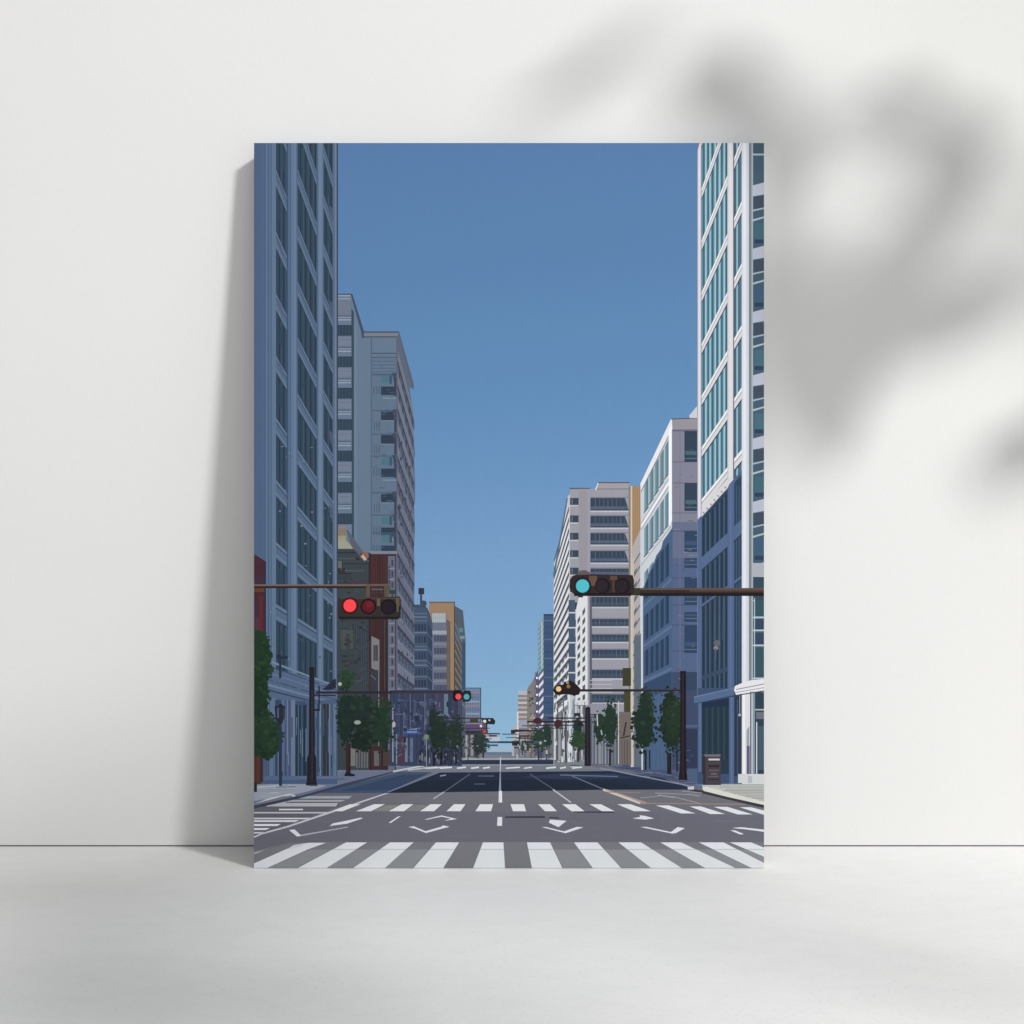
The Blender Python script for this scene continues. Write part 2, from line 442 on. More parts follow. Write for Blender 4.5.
# front face
rect((98, 117, 143), 361, 333, 397.4, 764); rect((118, 124, 140), 363, 333, 398, 336); rect((82, 88, 108), 363, 331.2, 398.4, 333); rect((80, 88, 112), 363.4, 336, 397.6, 337.6)
rect((78, 96, 126), 370.8, 338, 372, 560); rect((80, 98, 140), 361, 332, 363.2, 560)
rect((93, 112, 138), 372, 352, 397, 764)
for yy in (353, 357.4): rect((66, 82, 108), 371, yy, 396.6, yy + 1.1)
for yy in (355, 359): rect((112, 130, 150), 371.6, yy - .6, 396, yy)
for i in range(9): rect((96, 116, 142) if i % 2 else (80, 98, 126), 372, 361 + i * 1.7, 395.6, 362 + i * 1.7)
rows = [(375, 1), (411.5, 0), (435, 0), (457, 1), (493.5, 0), (516, 1), (534, 1)]
for yy, teal in rows:
    rect((70, 88, 116), 372, yy - 1.4, 396, yy - .4)
    if teal:
        rect((72, 112, 132), 381.5, yy + .6, 389.5, yy + 8); rect((60, 82, 108), 389.5, yy, 392, yy + 9)
        rect((48, 64, 88), 381, yy + 11.5, 395.4, yy + 20); rect((128, 142, 162), 383, yy + 22.6, 396, yy + 23.6)
        for k in range(3): rect((76, 94, 124), 373.4 + k * 2.6, yy + 11, 374.6 + k * 2.6, yy + 19)
    else:
        rect((50, 62, 84), 381, yy, 394.6, yy + 8.6); rect((112, 128, 150), 381, yy + 9, 395, yy + 9.8)
        for k in range(3): rect((76, 92, 122), 374 + k * 2.4, yy + 10, 375 + k * 2.4, yy + 19)
    P((64, 74, 102), (392, yy - 2), (396.6, yy - 2), (396.6, yy + 9), (394.6, yy + 9))
    rect((58, 66, 92), 394.2, yy + 3, 396.8, yy + 21)
rect((90, 92, 112), 396.4, 336, 397.6, 764)
# tall narrow wing
P((98, 117, 144), (350, 294), (352, 294), (363.4, 331), (363.4, 560), (337, 560), (337, 294))
P((66, 76, 108), (350.6, 294), (352.4, 294), (364, 331), (364, 338), (361.6, 338), (361.4, 333))
rect((108, 116, 140), 337.6, 300, 350.4, 315)
rect((78, 84, 108), 337.4, 293.6, 351, 295); rect((150, 160, 172), 337.6, 295.2, 350.4, 296.3); rect((146, 156, 168), 337.6, 298.2, 350.4, 299.2)
for i in range(7):
    yy = 325 + i * 31.4
    rect((150, 158, 178), 337.4, yy - 5.6, 351, yy - 4.6); rect((80, 90, 116), 337.4, yy - 9.6, 351, yy - 8.6); rect((140, 146, 168), 337.4, yy - 8, 351, yy - 7.2)
    rect((50, 66, 88), 337.4, yy, 352, yy + 10.8)
    for k in range(4): rect((62, 80, 100), 339 + k * 3.2, yy + 1, 340 + k * 3.2, yy + 10)
    rect((112, 122, 148), 338, yy + 12, 351, yy + 20.4)
    rect((96, 104, 132), 339, yy + 14.4, 350, yy + 15)
P((56, 74, 92), (351.4, 308), (353.8, 312), (353.8, 540), (352, 540))
rect((102, 124, 150), 354.6, 322, 357, 545)

grit(50, 372, 362, 396, 552, [(80, 98, 126), (70, 88, 114)], (1, 5), (.5, 1), 6)
grit(70, 398, 440, 413, 700, [(72, 78, 100), (58, 64, 84)], (.5, 1.4), (1, 5), 8)
L2 = part('printed_building', 'dark green grey shop block with a tan roof between tower and red block')
P((60, 70, 76), (337, 548), (353, 548), (366, 560), (370, 562), (370, 770), (337, 770))
rect((138, 122, 108), 338, 527, 346, 536); rect((158, 146, 110), 338, 535.6, 346, 540); P((152, 152, 138), (337.4, 540), (346, 540), (353.4, 548.8), (337.4, 548.8))
for k in range(4): rect((112, 104, 100), 339 + k * 1.8, 528, 339.6 + k * 1.8, 536)
P((88, 92, 110), (346, 530), (348, 530), (366, 556), (364, 560), (352, 547))
P((196, 164, 136), (359.6, 555), (362, 553), (366.6, 559), (364.6, 561)); P((140, 92, 70), (362, 552), (368, 552), (368, 558), (365.6, 557))
for yy, x1, c in ((552, 356, (48, 54, 62)), (558, 362, (74, 84, 88)), (563, 368, (46, 58, 66)), (570, 364, (76, 88, 92)), (573, 352, (44, 52, 62)), (580, 369, (70, 82, 90))):
    rect(c, 337.6, yy, x1, yy + 1.3)
rect((100, 100, 104), 338, 561, 341.6, 568); rect((64, 50, 60), 338, 568, 345, 573)
for k in range(8): rect((48, 56, 64), 338.4 + k * 1.7, 575, 339 + k * 1.7, 584)
rect((72, 60, 74), 350, 580, 370, 583)
for yy in (620, 628, 649, 655, 660): rect(jit((52, 60, 68)), 340, yy, 354, yy + 1)
rect((72, 82, 78), 341, 630, 353, 649); rect((66, 66, 80), 346, 634, 350, 649); rect((56, 64, 76), 355, 618, 370, 720)
for k in range(6): rect(jit((64, 74, 88)), 356 + k * 2.4, 620, 356.8 + k * 2.4, 700)
rect((118, 118, 112), 350.6, 746, 355.4, 766)
for k in range(7): rect(jit((96, 98, 106), 14), 356 + k * 2.6, 747, 357.6 + k * 2.6, 768)

grit(140, 338, 552, 369, 745, [(48, 56, 62), (68, 76, 80), (62, 60, 68)], (.6, 5), (.6, 3), 9)
g = part('printed_building', 'dark red brick block behind the left traffic light')
rect((72, 46, 49), 369, 553.6, 396, 770); rect((120, 126, 146), 369, 551, 397, 554); rect((50, 44, 50), 368.6, 553, 370.6, 640)
rect((84, 50, 50), 372, 556, 377, 600); rect((62, 48, 48), 380, 556, 384, 600)
for k in range(9): rect(jit((72, 46, 48), 8), 371 + k * 2, 556, 371.8 + k * 2, 636)
rect((98, 104, 126), 388, 556, 395, 770); rect((70, 78, 98), 388.4, 566, 390.4, 590)
for i in range(14):
    yy = 560 + i * 11
    rect((62, 68, 90), 391.4, yy, 393.4, yy + 6); rect((128, 132, 150), 389, yy + 8, 395, yy + 9)
rect((62, 46, 50), 380.6, 600, 388, 770); rect((50, 40, 46), 386.4, 600, 388, 770); rect((84, 70, 72), 384.4, 620, 385.2, 690)
P((120, 122, 128), (371.4, 636), (379.4, 640), (379.4, 672), (371.4, 668)); rect((68, 72, 82), 373.4, 645, 378, 661); rect((90, 92, 98), 375.4, 645, 376, 661)
rect((58, 62, 74), 370.6, 670, 378.4, 746); line((140, 140, 148), (378.8, 671), (378.8, 746), .7); line((88, 92, 112), (371, 675), (376, 680), 1.4)
rect((98, 100, 102), 374, 751, 379, 766); rect((78, 62, 62), 380, 750, 390, 766)

g = part('printed_building', 'dark blue shop fronts at street level on the left')
rect((58, 66, 100), 389.6, 690, 462, 766)
for k in range(44):
    x = 390.4 + k * 1.62
    c = R.choice([(46, 54, 86), (72, 84, 116), (92, 102, 130), (52, 58, 82), (84, 74, 100), (64, 80, 120)])
    rect(c, x, R.choice([692, 694, 700, 712, 734]), x + R.uniform(.5, 1.1), R.choice([724, 726, 745, 760, 764]))
for i in range(14):
    x = R.uniform(392, 440); yy = R.uniform(696, 726)
    rect(jit((78, 90, 124), 12), x, yy, x + R.uniform(4, 14), yy + 1)
P((120, 136, 168), (406, 729.5), (421, 727.6), (421, 730)); P((58, 82, 164), (404, 730.6), (422, 730), (422, 734.4), (405, 734)); rect((150, 166, 196), 407, 731.6, 419, 732.4)
rect((82, 58, 74), 398.5, 736, 404.4, 764); rect((116, 122, 148), 405, 738, 407.6, 762); rect((90, 108, 144), 410, 738, 413, 762)
rect((150, 160, 176), 392.4, 708, 393.4, 762); disc((176, 170, 174), 393.8, 724.5, 1.8, 3); rect((128, 140, 160), 396, 734, 397, 764)
rect((98, 118, 140), 444, 694, 448, 716); rect((110, 122, 142), 436, 714, 450, 715.4); rect((104, 116, 140), 436, 718, 450, 719.2)
for i in range(20):
    x = R.uniform(418, 462)
    rect(jit((40, 42, 54), 8), x, 750, x + R.uniform(.6, 1.8), R.uniform(760, 766))
for i in range(9):
    x = R.uniform(420, 462)
    rect(jit((128, 134, 156), 16), x, 752, x + R.uniform(.6, 1.4), R.uniform(758, 764))

grit(150, 392, 700, 462, 764, [(44, 50, 74), (84, 94, 120), (66, 66, 88), (98, 104, 126), (52, 66, 100)], (.5, 3), (.8, 6), 10)
# left tower
TW = part('printed_tower', 'shaded blue office tower at the left edge of the picture')
rect((76, 97, 131), 254, 143, 337.4, 784)
P((74, 94, 132), (254, 143), (265.6, 143), (266, 780), (254, 780))
for x0, x1, c in ((262, 263, (80, 102, 140)), (266.4, 267.4, (100, 122, 156)), (267.4, 269.6, (72, 94, 130)), (269.6, 270.6, (98, 120, 152)), (270.6, 271.6, (66, 88, 122)),
                  (271.6, 276, (92, 115, 146)), (286.6, 288.2, (62, 82, 116)), (288.6, 290, (86, 108, 142)), (290, 291, (70, 90, 132)), (291, 296.4, (93, 115, 148)), (294, 296.4, (98, 120, 154)),
                  (317, 323, (94, 116, 146)), (317, 318, (72, 92, 128)), (319, 321.4, (102, 124, 152)), (332.6, 337.4, (88, 104, 136)), (335, 336, (108, 124, 150)), (337, 338, (52, 64, 88))):
    rect(c, x0, 143, x1, 700)
def floors_left(x0, x1, muls):
    rect((50, 70, 92), x0, 143, x1, 690)
    for i, m in enumerate(muls):
        rect((62, 82, 106) if i % 2 else (36, 53, 74), m, 143, m + .9, 690)
    for i in range(-1, 10):
        ya = 114 + i * 56
        if ya > 630: break
        band((80, 102, 134), 298, ya, ya + 15, x0, x1)
        band((96, 117, 147), 298, ya + .5, ya + 2.6, x0, x1)
        band((52, 70, 96), 298, ya + 3.4, ya + 4.6, x0, x1)
        band((98, 118, 148), 298, ya + 11, ya + 13, x0, x1)
        band((40, 56, 78), 298, ya + 15, ya + 16.4, x0, x1)
        t = R.random()
        band(mixc((47, 66, 88), (48, 80, 96), t), 298, ya + 20, ya + 40, x0 + 2 + t * 3, x0 + 4 + t * 4)
floors_left(276, 286.8, (279, 281, 283.4, 285.4))
floors_left(297.6, 316.6, (300, 303, 305, 308, 310.2, 313, 315))
floors_left(323.6, 332.8, (325.6, 328, 330.6))
for yy in (180, 242, 302, 362): P((82, 88, 122), (277, yy), (279.6, yy), (285, yy + 14), (283, yy + 14))
for yy in (205, 300, 430, 505): P((78, 84, 114), (329, yy), (332.6, yy + 3), (332.6, yy + 18), (330, yy + 10))
# base storey
P((82, 102, 138), (268, 668), (296, 674), (337.4, 684), (337.4, 712), (266, 696), (266, 668))
for a, b_, c in ((671, 673, (112, 132, 160)), (676, 677, (58, 76, 108)), (682, 683, (104, 122, 156)), (688, 689, (60, 78, 112)), (692, 694, (108, 126, 160)), (697, 698.4, (54, 70, 104))):
    band(c, 298, a, b_, 268, 337)
for i in range(26):
    x = R.uniform(270, 334); yy = R.uniform(676, 694)
    rect(jit((94, 108, 146), 12), x, yy + (x - 298) * .22, x + R.uniform(1, 5), yy + (x - 298) * .22 + R.uniform(.8, 2))
rect((72, 92, 130), 265, 700, 337.4, 784)
for x0, x1, c in ((268, 269, (112, 130, 160)), (270, 275, (94, 114, 152)), (275, 281, (56, 74, 104)), (282, 286, (92, 106, 148)), (284.6, 285.6, (66, 76, 128)), (287, 288, (112, 128, 160)), (288, 290.6, (74, 86, 124)), (291, 295, (106, 120, 156)),
                  (295.4, 306.6, (42, 60, 80)), (298, 298.8, (86, 104, 132)), (301, 303, (54, 84, 116)), (304.4, 305.2, (34, 50, 72)), (306.8, 308.6, (78, 94, 126)),
                  (313.4, 317, (84, 100, 136)), (317, 319, (52, 80, 112)), (319.4, 321, (112, 132, 160)), (321, 323, (62, 80, 110)), (323, 330, (46, 58, 72)), (325.6, 327, (74, 70, 78)), (329, 330.2, (112, 124, 146)), (330.6, 333, (62, 92, 128)), (333.4, 336, (98, 116, 146))):
    rect(c, x0, 704 if x0 > 294 else 700, x1, 778)
rect((60, 80, 116), 296, 701.5, 306, 705); rect((98, 106, 146), 296, 776, 337, 779); rect((84, 104, 140), 264, 776, 300, 780)
grit(70, 270, 430, 337, 690, [(106, 124, 154), (64, 84, 116), (112, 122, 150)], (.5, 2.4), (.6, 2), 4)
grit(60, 268, 704, 337, 776, [(106, 122, 152), (48, 66, 92), (74, 92, 128)], (.4, 1.1), (8, 34), 5)
g = part('printed_building', 'small dark red block cut off by the left picture edge')
P((76, 40, 52), (254, 554), (265.8, 561.5), (265.8, 700), (254, 700))
for k in range(4): rect((56, 52, 80), 255 + k * 2.7, 576, 256.4 + k * 2.7, 584)
rect((100, 62, 46), 254, 587, 265, 592); rect((98, 44, 46), 259, 596, 263, 634); rect((60, 48, 72), 254.6, 600, 257.6, 620); rect((54, 44, 66), 264.4, 562, 266, 690); rect((84, 52, 74), 255, 618, 259, 632)

# ---- buildings, right side
g = part('printed_building', 'pink striped low block farthest down the right side')
rect((134, 124, 128), 518, 692, 529, 754); rect((178, 178, 186), 518, 690.6, 529, 695)
for i in range(12): rect((190, 188, 186) if i % 2 else (172, 168, 168), 518, 697 + i * 4.7, 529, 699.2 + i * 4.7)
rect((172, 174, 182), 512, 726, 519, 756); rect((216, 212, 214), 517, 712, 518.4, 740); rect((150, 156, 180), 519, 720, 540, 728); rect((128, 130, 150), 514, 740, 528, 756)
g = part('printed_building', 'stepped cream block with dotted balconies down the right side')
P((126, 122, 118), (527, 690), (529, 686), (532, 682), (535, 676), (537, 676), (537, 758), (527, 758))
for i in range(34):
    x = 528 + R.random() * 8; yy = 690 + R.random() * 44
    rect(R.choice([(70, 68, 72), (196, 190, 180), (160, 150, 138), (88, 92, 96)]), x, yy, x + 1.7, yy + 1.9)
g = part('printed_building', 'white block with zigzag balconies beside the blue block')
P((84, 84, 120), (534.6, 676), (538, 670), (544, 664), (544, 758), (534.6, 758))
for i in range(8):
    yy = 672 + i * 8.4
    P((212, 212, 224), (538.6, yy + 5), (543.4, yy - 1), (543.4, yy + 3), (539, yy + 8.4)); disc((236, 236, 240), 537, yy + 6, 1.1); rect((120, 118, 134), 534.8, yy, 536, yy + 5)
g = part('printed_building', 'narrow blue glass block in the middle distance on the right')
P((128, 158, 174), (538, 623), (544, 614.6), (544, 668), (538, 676)); 
for i in range(10): line((88, 116, 140), (538, 630 + i * 5), (544, 623 + i * 5), .7)
rect((180, 192, 198), 541.4, 622, 542.4, 668)
rect((104, 108, 118), 543.6, 720, 556, 758)
rect((64, 84, 122), 543.6, 614.6, 554.4, 722); rect((50, 66, 104), 543.6, 614, 554.4, 615.8)
for i in range(16): rect((88, 112, 156) if i % 3 == 0 else (54, 76, 120), 544.6, 620 + i * 6.3, 553.8, 621.2 + i * 6.3)
for k in range(4): rect((54, 76, 122), 546 + k * 2, 617, 546.4 + k * 2, 720)

R3 = part('printed_building', 'grey office block with dark strip windows in the middle right')
P((188, 191, 200), (553.6, 575), (567, 498), (572, 490), (577, 490), (577, 765), (553.6, 765))
for i in range(24):
    ya = 506 + i * 10.9
    if ya > 742: break
    band((58, 64, 78), 569, ya, ya + 3.4, 554, 569)
    band((138, 143, 154), 569, ya + 3.4, ya + 4.6, 554, 569)
    band((222, 223, 226), 569, ya + 6.2, ya + 9.4, 554, 569)
    if ya > 640:
        for k in range(4): P((92, 98, 110), (555.5 + k * 3.4, py(569, ya + 1, 555.5 + k * 3.4)), (557.2 + k * 3.4, py(569, ya + 1, 557.2 + k * 3.4)), (557.2 + k * 3.4, py(569, ya + 7, 557.2 + k * 3.4)), (555.5 + k * 3.4, py(569, ya + 7, 555.5 + k * 3.4)))
P((86, 106, 134), (553, 575), (566.6, 498), (568, 498), (554.2, 580))
rect((150, 152, 164), 570, 488.6, 579.4, 765); rect((92, 94, 108), 569.6, 487.8, 590, 489.2)
for i in range(16):
    yy = 498 + i * 17.4
    rect((56, 72, 92), 570, yy, 578.6, yy + 6.8); rect((118, 112, 124), 571.6, yy + 1, 572.6, yy + 6); rect((196, 198, 204), 570, yy + 7.4, 578, yy + 8.2)
rect((150, 146, 156), 578.6, 489, 589.6, 575); rect((128, 126, 140), 588.4, 490, 590.4, 575); rect((120, 112, 118), 579, 570, 589, 572)
for k in range(4): rect((138, 136, 148), 580.6 + k * 2, 492, 581 + k * 2, 570)
rect((150, 151, 163), 587, 489, 631, 765)
P((158, 152, 162), (595.6, 490), (598, 482.8), (629.6, 482.4), (629.6, 490)); rect((90, 86, 96), 598, 482, 629.6, 483.2); rect((112, 106, 116), 597, 488.6, 629, 489.4); P((214, 214, 218), (595, 490), (597.6, 483), (598.6, 483), (596.4, 490))
for ya, yb in ((498, 510.4), (516, 527.4), (533.2, 544.4), (551, 562.4), (568.6, 576), (597, 606.6), (619, 626), (634.6, 641.6), (649.6, 658), (670, 678), (694.4, 702.4)):
    rect((56, 70, 92), 590.4, ya, 628.6, yb)
    rect((84, 94, 122) if ya < 570 else (66, 82, 104), 591, yb - 4, 628, yb - 1.2)
    for k in range(8): rect(jit((78, 94, 116), 10), 595 + k * 4.2, ya + .6, 595.7 + k * 4.2, yb - 1)
    rect((188, 190, 202), 590.4, yb + .6, 630, yb + 1.6); rect((128, 128, 146), 590.4, ya - 1.2, 630, ya)
    if ya < 560: P((150, 152, 166), (625, ya), (628.8, ya), (628.8, yb))
rect((88, 92, 106), 589.6, 597, 592, 765); rect((128, 122, 126), 628.6, 486, 631, 765)
# lit wing with slanting windows below the traffic light
P((216, 217, 222), (579, 596), (587.6, 596), (587.6, 765), (575, 765), (576, 610))
for i in range(16):
    ya = 602 + i * 10
    if ya > 720: break
    for k in range(2):
        xa = 577.5 + k * 5
        P((82, 88, 100), (xa, py(588, ya, xa)), (xa + 2.6, py(588, ya, xa + 2.6)), (xa + 2.6, py(588, ya + 5.4, xa + 2.6)), (xa, py(588, ya + 5.4, xa)))
P((70, 86, 112), (568.6, 600), (575, 600), (575, 686), (568.6, 686))
for i in range(6): rect((196, 200, 208), 568, 612 + i * 15, 576, 613.4 + i * 15)
# arcade at street level
rect((120, 126, 134), 554, 704, 588, 765); P((222, 222, 228), (553.6, 713), (568, 700), (568, 704), (553.6, 717)); line((70, 70, 80), (554, 709), (568, 697), 1.2)
for x0, x1, c in ((554.4, 555.6, (226, 226, 230)), (557, 558, (78, 82, 92)), (558.6, 560.4, (150, 156, 164)), (561.6, 562.6, (84, 82, 92)), (563.4, 564.6, (196, 198, 204)), (565, 566.4, (70, 74, 86))):
    rect(c, x0, 716 if x0 < 560 else 712, x1, 760)
rect((186, 194, 206), 567.4, 694, 573.4, 762); rect((214, 220, 228), 568.2, 694, 570, 762); rect((128, 138, 156), 572.4, 700, 574, 762)
for x0, x1, c in ((575, 578, (200, 202, 210)), (578.6, 580.6, (96, 96, 106)), (581.4, 582.6, (186, 190, 198)), (583, 586, (88, 92, 104)), (586.4, 588, (206, 208, 216))):
    rect(c, x0, 706, x1, 760)
rect((206, 206, 212), 575, 700, 588, 705)
for yy in (680, 684, 688, 692): rect((186, 186, 194), 590, yy, 612, yy + .7)
rect((140, 142, 156), 590, 703.5, 612, 716); rect((90, 96, 112), 592, 716, 632, 765)
for k in range(12): rect(jit((126, 130, 146), 18), 592 + k * 3.2, 718, 593.4 + k * 3.2, 764)
grit(90, 555, 700, 587, 762, [(80, 84, 94), (206, 208, 212), (140, 144, 152)], (.5, 1.6), (2, 12), 12)
g = part('printed_building', 'thin tan block with a pale edge behind the grey office block')
rect((164, 134, 100), 631, 486, 641, 560); 
for k in range(4): rect((150, 120, 90), 633 + k * 2, 487, 633.6 + k * 2, 545)
rect((206, 186, 156), 630.6, 486, 632.2, 767); rect((62, 66, 48), 622.6, 668, 631, 686); rect((70, 72, 46), 624, 690, 630.6, 712)
rect((112, 102, 98), 618, 712, 632, 765); line((56, 50, 52), (626, 722), (623.6, 736), 1.6); line((60, 54, 56), (620, 738), (630, 736), 1.2)
for k in range(5): rect(jit((94, 88, 92), 12), 619 + k * 2.6, 740, 620 + k * 2.6, 765)
g = part('printed_building', 'slim stone block with slanting joints on the right')
P((172, 167, 168), (631.8, 548), (641, 528), (644, 528), (644, 767), (631.8, 767))
for i in range(15): line((104, 100, 108), (632.4, 566 + i * 13), (640, 553 + i * 13), 1.1)
for i in range(14): P((98, 106, 124), (634, 572 + i * 13), (636.6, 567.6 + i * 13), (636.6, 573 + i * 13), (634, 577 + i * 13))
rect((204, 216, 226), 640.4, 530, 643.2, 636); P((92, 104, 122), (634, 640), (644, 630), (644, 767), (634, 767)); rect((196, 190, 178), 631.2, 560, 633, 767)
P((190, 180, 170), (632, 560), (634, 556), (634, 640), (632, 640))

R2 = part('printed_building', 'white corner office block half in shade on the right')
P((196, 202, 211), (640.4, 484), (671.4, 419.4), (672.4, 419.4), (672.4, 770), (641.4, 770))
rect((126, 126, 148), 672, 419.4, 698, 770)
P((98, 106, 140), (672, 522), (698, 522), (698, 575), (672, 575)); rect((80, 96, 138), 672, 560, 698, 770)
P((146, 142, 152), (671.4, 419), (698, 418), (698, 429), (671.8, 430)); line((84, 84, 98), (671.4, 419), (698, 418), 1); line((96, 96, 114), (672.4, 430), (697.6, 430), .9)
P((226, 226, 230), (640.2, 484), (671, 419), (672, 420.5), (672.4, 429), (641, 491)); line((120, 122, 136), (641, 491.6), (671.4, 430.6), .9)
P((198, 200, 206), (689, 416), (697, 406), (698, 418), (690, 418))
def win_r(cs, fr, ya, yb, lit):          # window row on the receding face, heights at x=670
    for k in range(5):
        xa = 644.2 + k * 5.1
        xb = xa + 3.9
        P(cs, (xa, py(670, ya, xa)), (xb, py(670, ya, xb)), (xb, py(670, yb, xb)), (xa, py(670, yb, xa)))
        P(mixc(cs, (150, 180, 195) if lit else (62, 92, 140), .45), (xa, py(670, ya, xa)), (xa + 1.5, py(670, ya, xa + 1.5)), (xa + 1.5, py(670, yb, xa + 1.5)), (xa, py(670, yb, xa)))
        line(mixc(cs, (30, 44, 60), .6), (xb, py(670, ya, xb)), (xb, py(670, yb, xb)), .6)
        line((62, 74, 92), (xa - .5, py(670, yb + .6, xa)), (xb + .5, py(670, yb + .6, xb)), .9)
win_r((96, 130, 146), 0, 437, 470, True)
band((150, 150, 160), 670, 476, 477.2, 641, 671.4); band((236, 236, 240), 670, 479, 482, 641, 671.4); band((132, 134, 146), 670, 484, 485.2, 641, 671.4)
win_r((96, 130, 148), 0, 489, 522, True)
band((150, 150, 160), 670, 527, 528.2, 641, 671)
STEP = [(643, 588), (647, 580), (649, 572), (654, 563), (656, 556), (661, 549), (663, 541), (668, 534), (672.6, 527)]
shade = lambda x, y_: y_ - (588 - (x - 643) * 2.06)
def quad_r(xa, xb, ya, yb):
    return [(xa, py(670, ya, xa)), (xb, py(670, ya, xb)), (xb, py(670, yb, xb)), (xa, py(670, yb, xa))]
win_r((96, 130, 148), 0, 541, 574, True)
win_r((90, 122, 142), 0, 592, 622, True)
P((70, 94, 132), *STEP, (672.6, 770), (643, 770))
for ya, yb in ((541, 574), (592, 622), (634, 664)):
    for k in range(5):
        xa = 644.2 + k * 5.1; xb = xa + 3.9
        for q0, q1, c in ((xa, xb, (44, 66, 100)), (xa, xa + 1.5, (56, 80, 116)), (xb - .3, xb + .3, (36, 54, 84))):
            q = clip(quad_r(q0, q1, ya, yb), shade)
            if len(q) > 2: P(c, *q)
for ya in (626, 668): band((88, 110, 150), 670, ya, ya + 2.6, 643.4, 671.6)
q = clip(quad_r(643.4, 671.6, 579, 581.6), shade)
if len(q) > 2: P((88, 110, 150), *q)
band((52, 74, 112), 670, 672, 690, 643.4, 671.6)
for k in range(6): line((74, 98, 140), (645 + k * 4.4, 690), (645 + k * 4.4, 768), .8)
P((236, 240, 244), (668.6, 431), (671.6, 425), (672, 520), (668.6, 527))
for yy in (430, 461, 482, 512, 530, 558, 577, 604, 624, 650):
    line((98, 98, 116) if yy < 525 else (66, 80, 118), (672.4, yy + 1), (697.6, yy + 1), .8)
line((112, 112, 130), (680, 430), (680, 770), .6)
for ya, yb in ((431, 462), (483, 511), (531, 552), (558, 568), (577, 605), (612, 622), (625, 653)):
    rect((50, 68, 92) if ya < 525 else (50, 68, 104), 684.4, ya, 697.4, yb)
    rect((70, 100, 116) if ya < 525 else (62, 82, 120), 685.4, yb - 11 if yb - ya > 14 else ya + 2, 696.6, yb - 7 if yb - ya > 14 else ya + 4)
    rect((84, 106, 130), 685, yb - 4, 697, yb - 3)
rect((64, 74, 112), 672, 672, 698, 770); rect((96, 104, 144), 672.6, 690, 686, 692); rect((40, 42, 62), 680, 671, 685, 692); rect((52, 70, 104), 686, 672, 698, 690); rect((84, 92, 134), 686, 725, 698, 727.4); rect((50, 58, 92), 686, 729, 698, 768)
rect((74, 92, 130), 688, 769, 702, 782)

grit(50, 673, 440, 697, 766, [(104, 108, 132), (72, 84, 116), (128, 128, 144)], (1, 6), (.4, .9), 14)
# right tower
TR = part('printed_tower', 'sunlit white office tower with teal glass at the right edge of the picture')
P((212, 212, 222), (697.4, 143), (764, 143), (764, 784), (697.4, 784))
rect((88, 134, 156), 701.6, 143, 727.6, 700)
muls = (703.2, 705.2, 707.6, 709.4, 712, 714.6, 716.6, 719, 721.4, 723.6, 725.8)
for i, m in enumerate(muls): rect((160, 196, 208) if i % 2 else (56, 86, 108), m, 143, m + (1.3 if i % 2 else 1.1), 700)
for i in range(11): rect(R.choice([(84, 140, 160), (78, 124, 146), (100, 142, 176)]), muls[i] + 1.4, 143 + R.uniform(0, 60), muls[i] + 2, 690)
rect((92, 138, 160), 734, 143, 741.6, 700)
for m, c in ((734.4, (40, 64, 86)), (736.6, (150, 186, 198)), (738.4, (54, 84, 104)), (740.4, (60, 90, 110))): rect(c, m, 143, m + 1.2, 700)
for i in range(-3, 9):
    ya = 192 + i * 51.9
    if ya > 520: break
    for x0, x1 in ((701.4, 727.8), (733.8, 741.8)):
        band((208, 208, 214), 702.2, ya - 5, ya + 4.6, x0, x1)
        band((150, 146, 156), 702.2, ya - 1.2, ya - .2, x0, x1)
        band((236, 234, 234), 702.2, ya - 4.2, ya - 2.4, x0, x1)
        band((44, 62, 82), 702.2, ya + 4.6, ya + 6.4, x0, x1)
for x0, x1, c in ((697.2, 701.6, (214, 212, 224)), (697.2, 698, (150, 154, 170)), (700.8, 701.6, (140, 140, 150)), (727.4, 733.8, (214, 213, 220)), (727.4, 728.4, (186, 190, 200)), (733, 734.2, (120, 116, 126))):
    rect(c, x0, 143, x1, 700)
P((112, 116, 130), (697.2, 143), (699.6, 143), (697.4, 152))
# shade printed on the lower tower
P((74, 94, 138), (697.4, 520), (700, 517), (728, 486), (741.8, 470), (741.8, 780), (697.4, 780))
P((46, 66, 92), (701.8, 518), (727.6, 489), (727.6, 700), (701.8, 700)); P((48, 68, 96), (734.2, 483), (741.6, 474), (741.6, 690), (734.2, 690))
for i, m in enumerate(muls): line((68, 92, 124) if i % 2 else (34, 52, 76), (m + .5, 517 - (m - 700) * 1.1 + 6), (m + .5, 690), 1.0)
for m in (736.6, 739.4): line((64, 86, 120), (m, 486), (m, 684), .9)
for ya, h in ((557, 12), (604, 2.4)):
    for x0, x1 in ((701.4, 727.8), (733.8, 741.8)):
        band((80, 102, 142), 702.2, ya, ya + h, x0, x1); band((46, 62, 90), 702.2, ya + h, ya + h + 1.6, x0, x1)
for x0, x1, c in ((697.4, 701.4, (80, 100, 144)), (727.6, 733.8, (80, 98, 144)), (730, 731, (94, 112, 156))):
    P(c, (x0, 521 - (x0 - 697) * 1.14), (x1, 521 - (x1 - 697) * 1.14), (x1, 690), (x0, 690))
P((208, 206, 208), (701.4, 517), (727.6, 488), (733, 476), (728, 478), (701.4, 508)); 
for i in range(7): line((128, 126, 140), (703 + i * 3.6, 512 - i * 4.2), (704.4 + i * 3.6, 513.6 - i * 4.2), 1.2)
disc((100, 96, 104), 717, 643, 3.4, 3); disc((128, 128, 136), 716, 648, 2.4, 2); line((96, 88, 98), (715.6, 648), (715.4, 660), 1)
for i in range(5): line((74, 82, 104), (706 + i * 4.4, 596), (705.6 + i * 4.2, 640), .6)
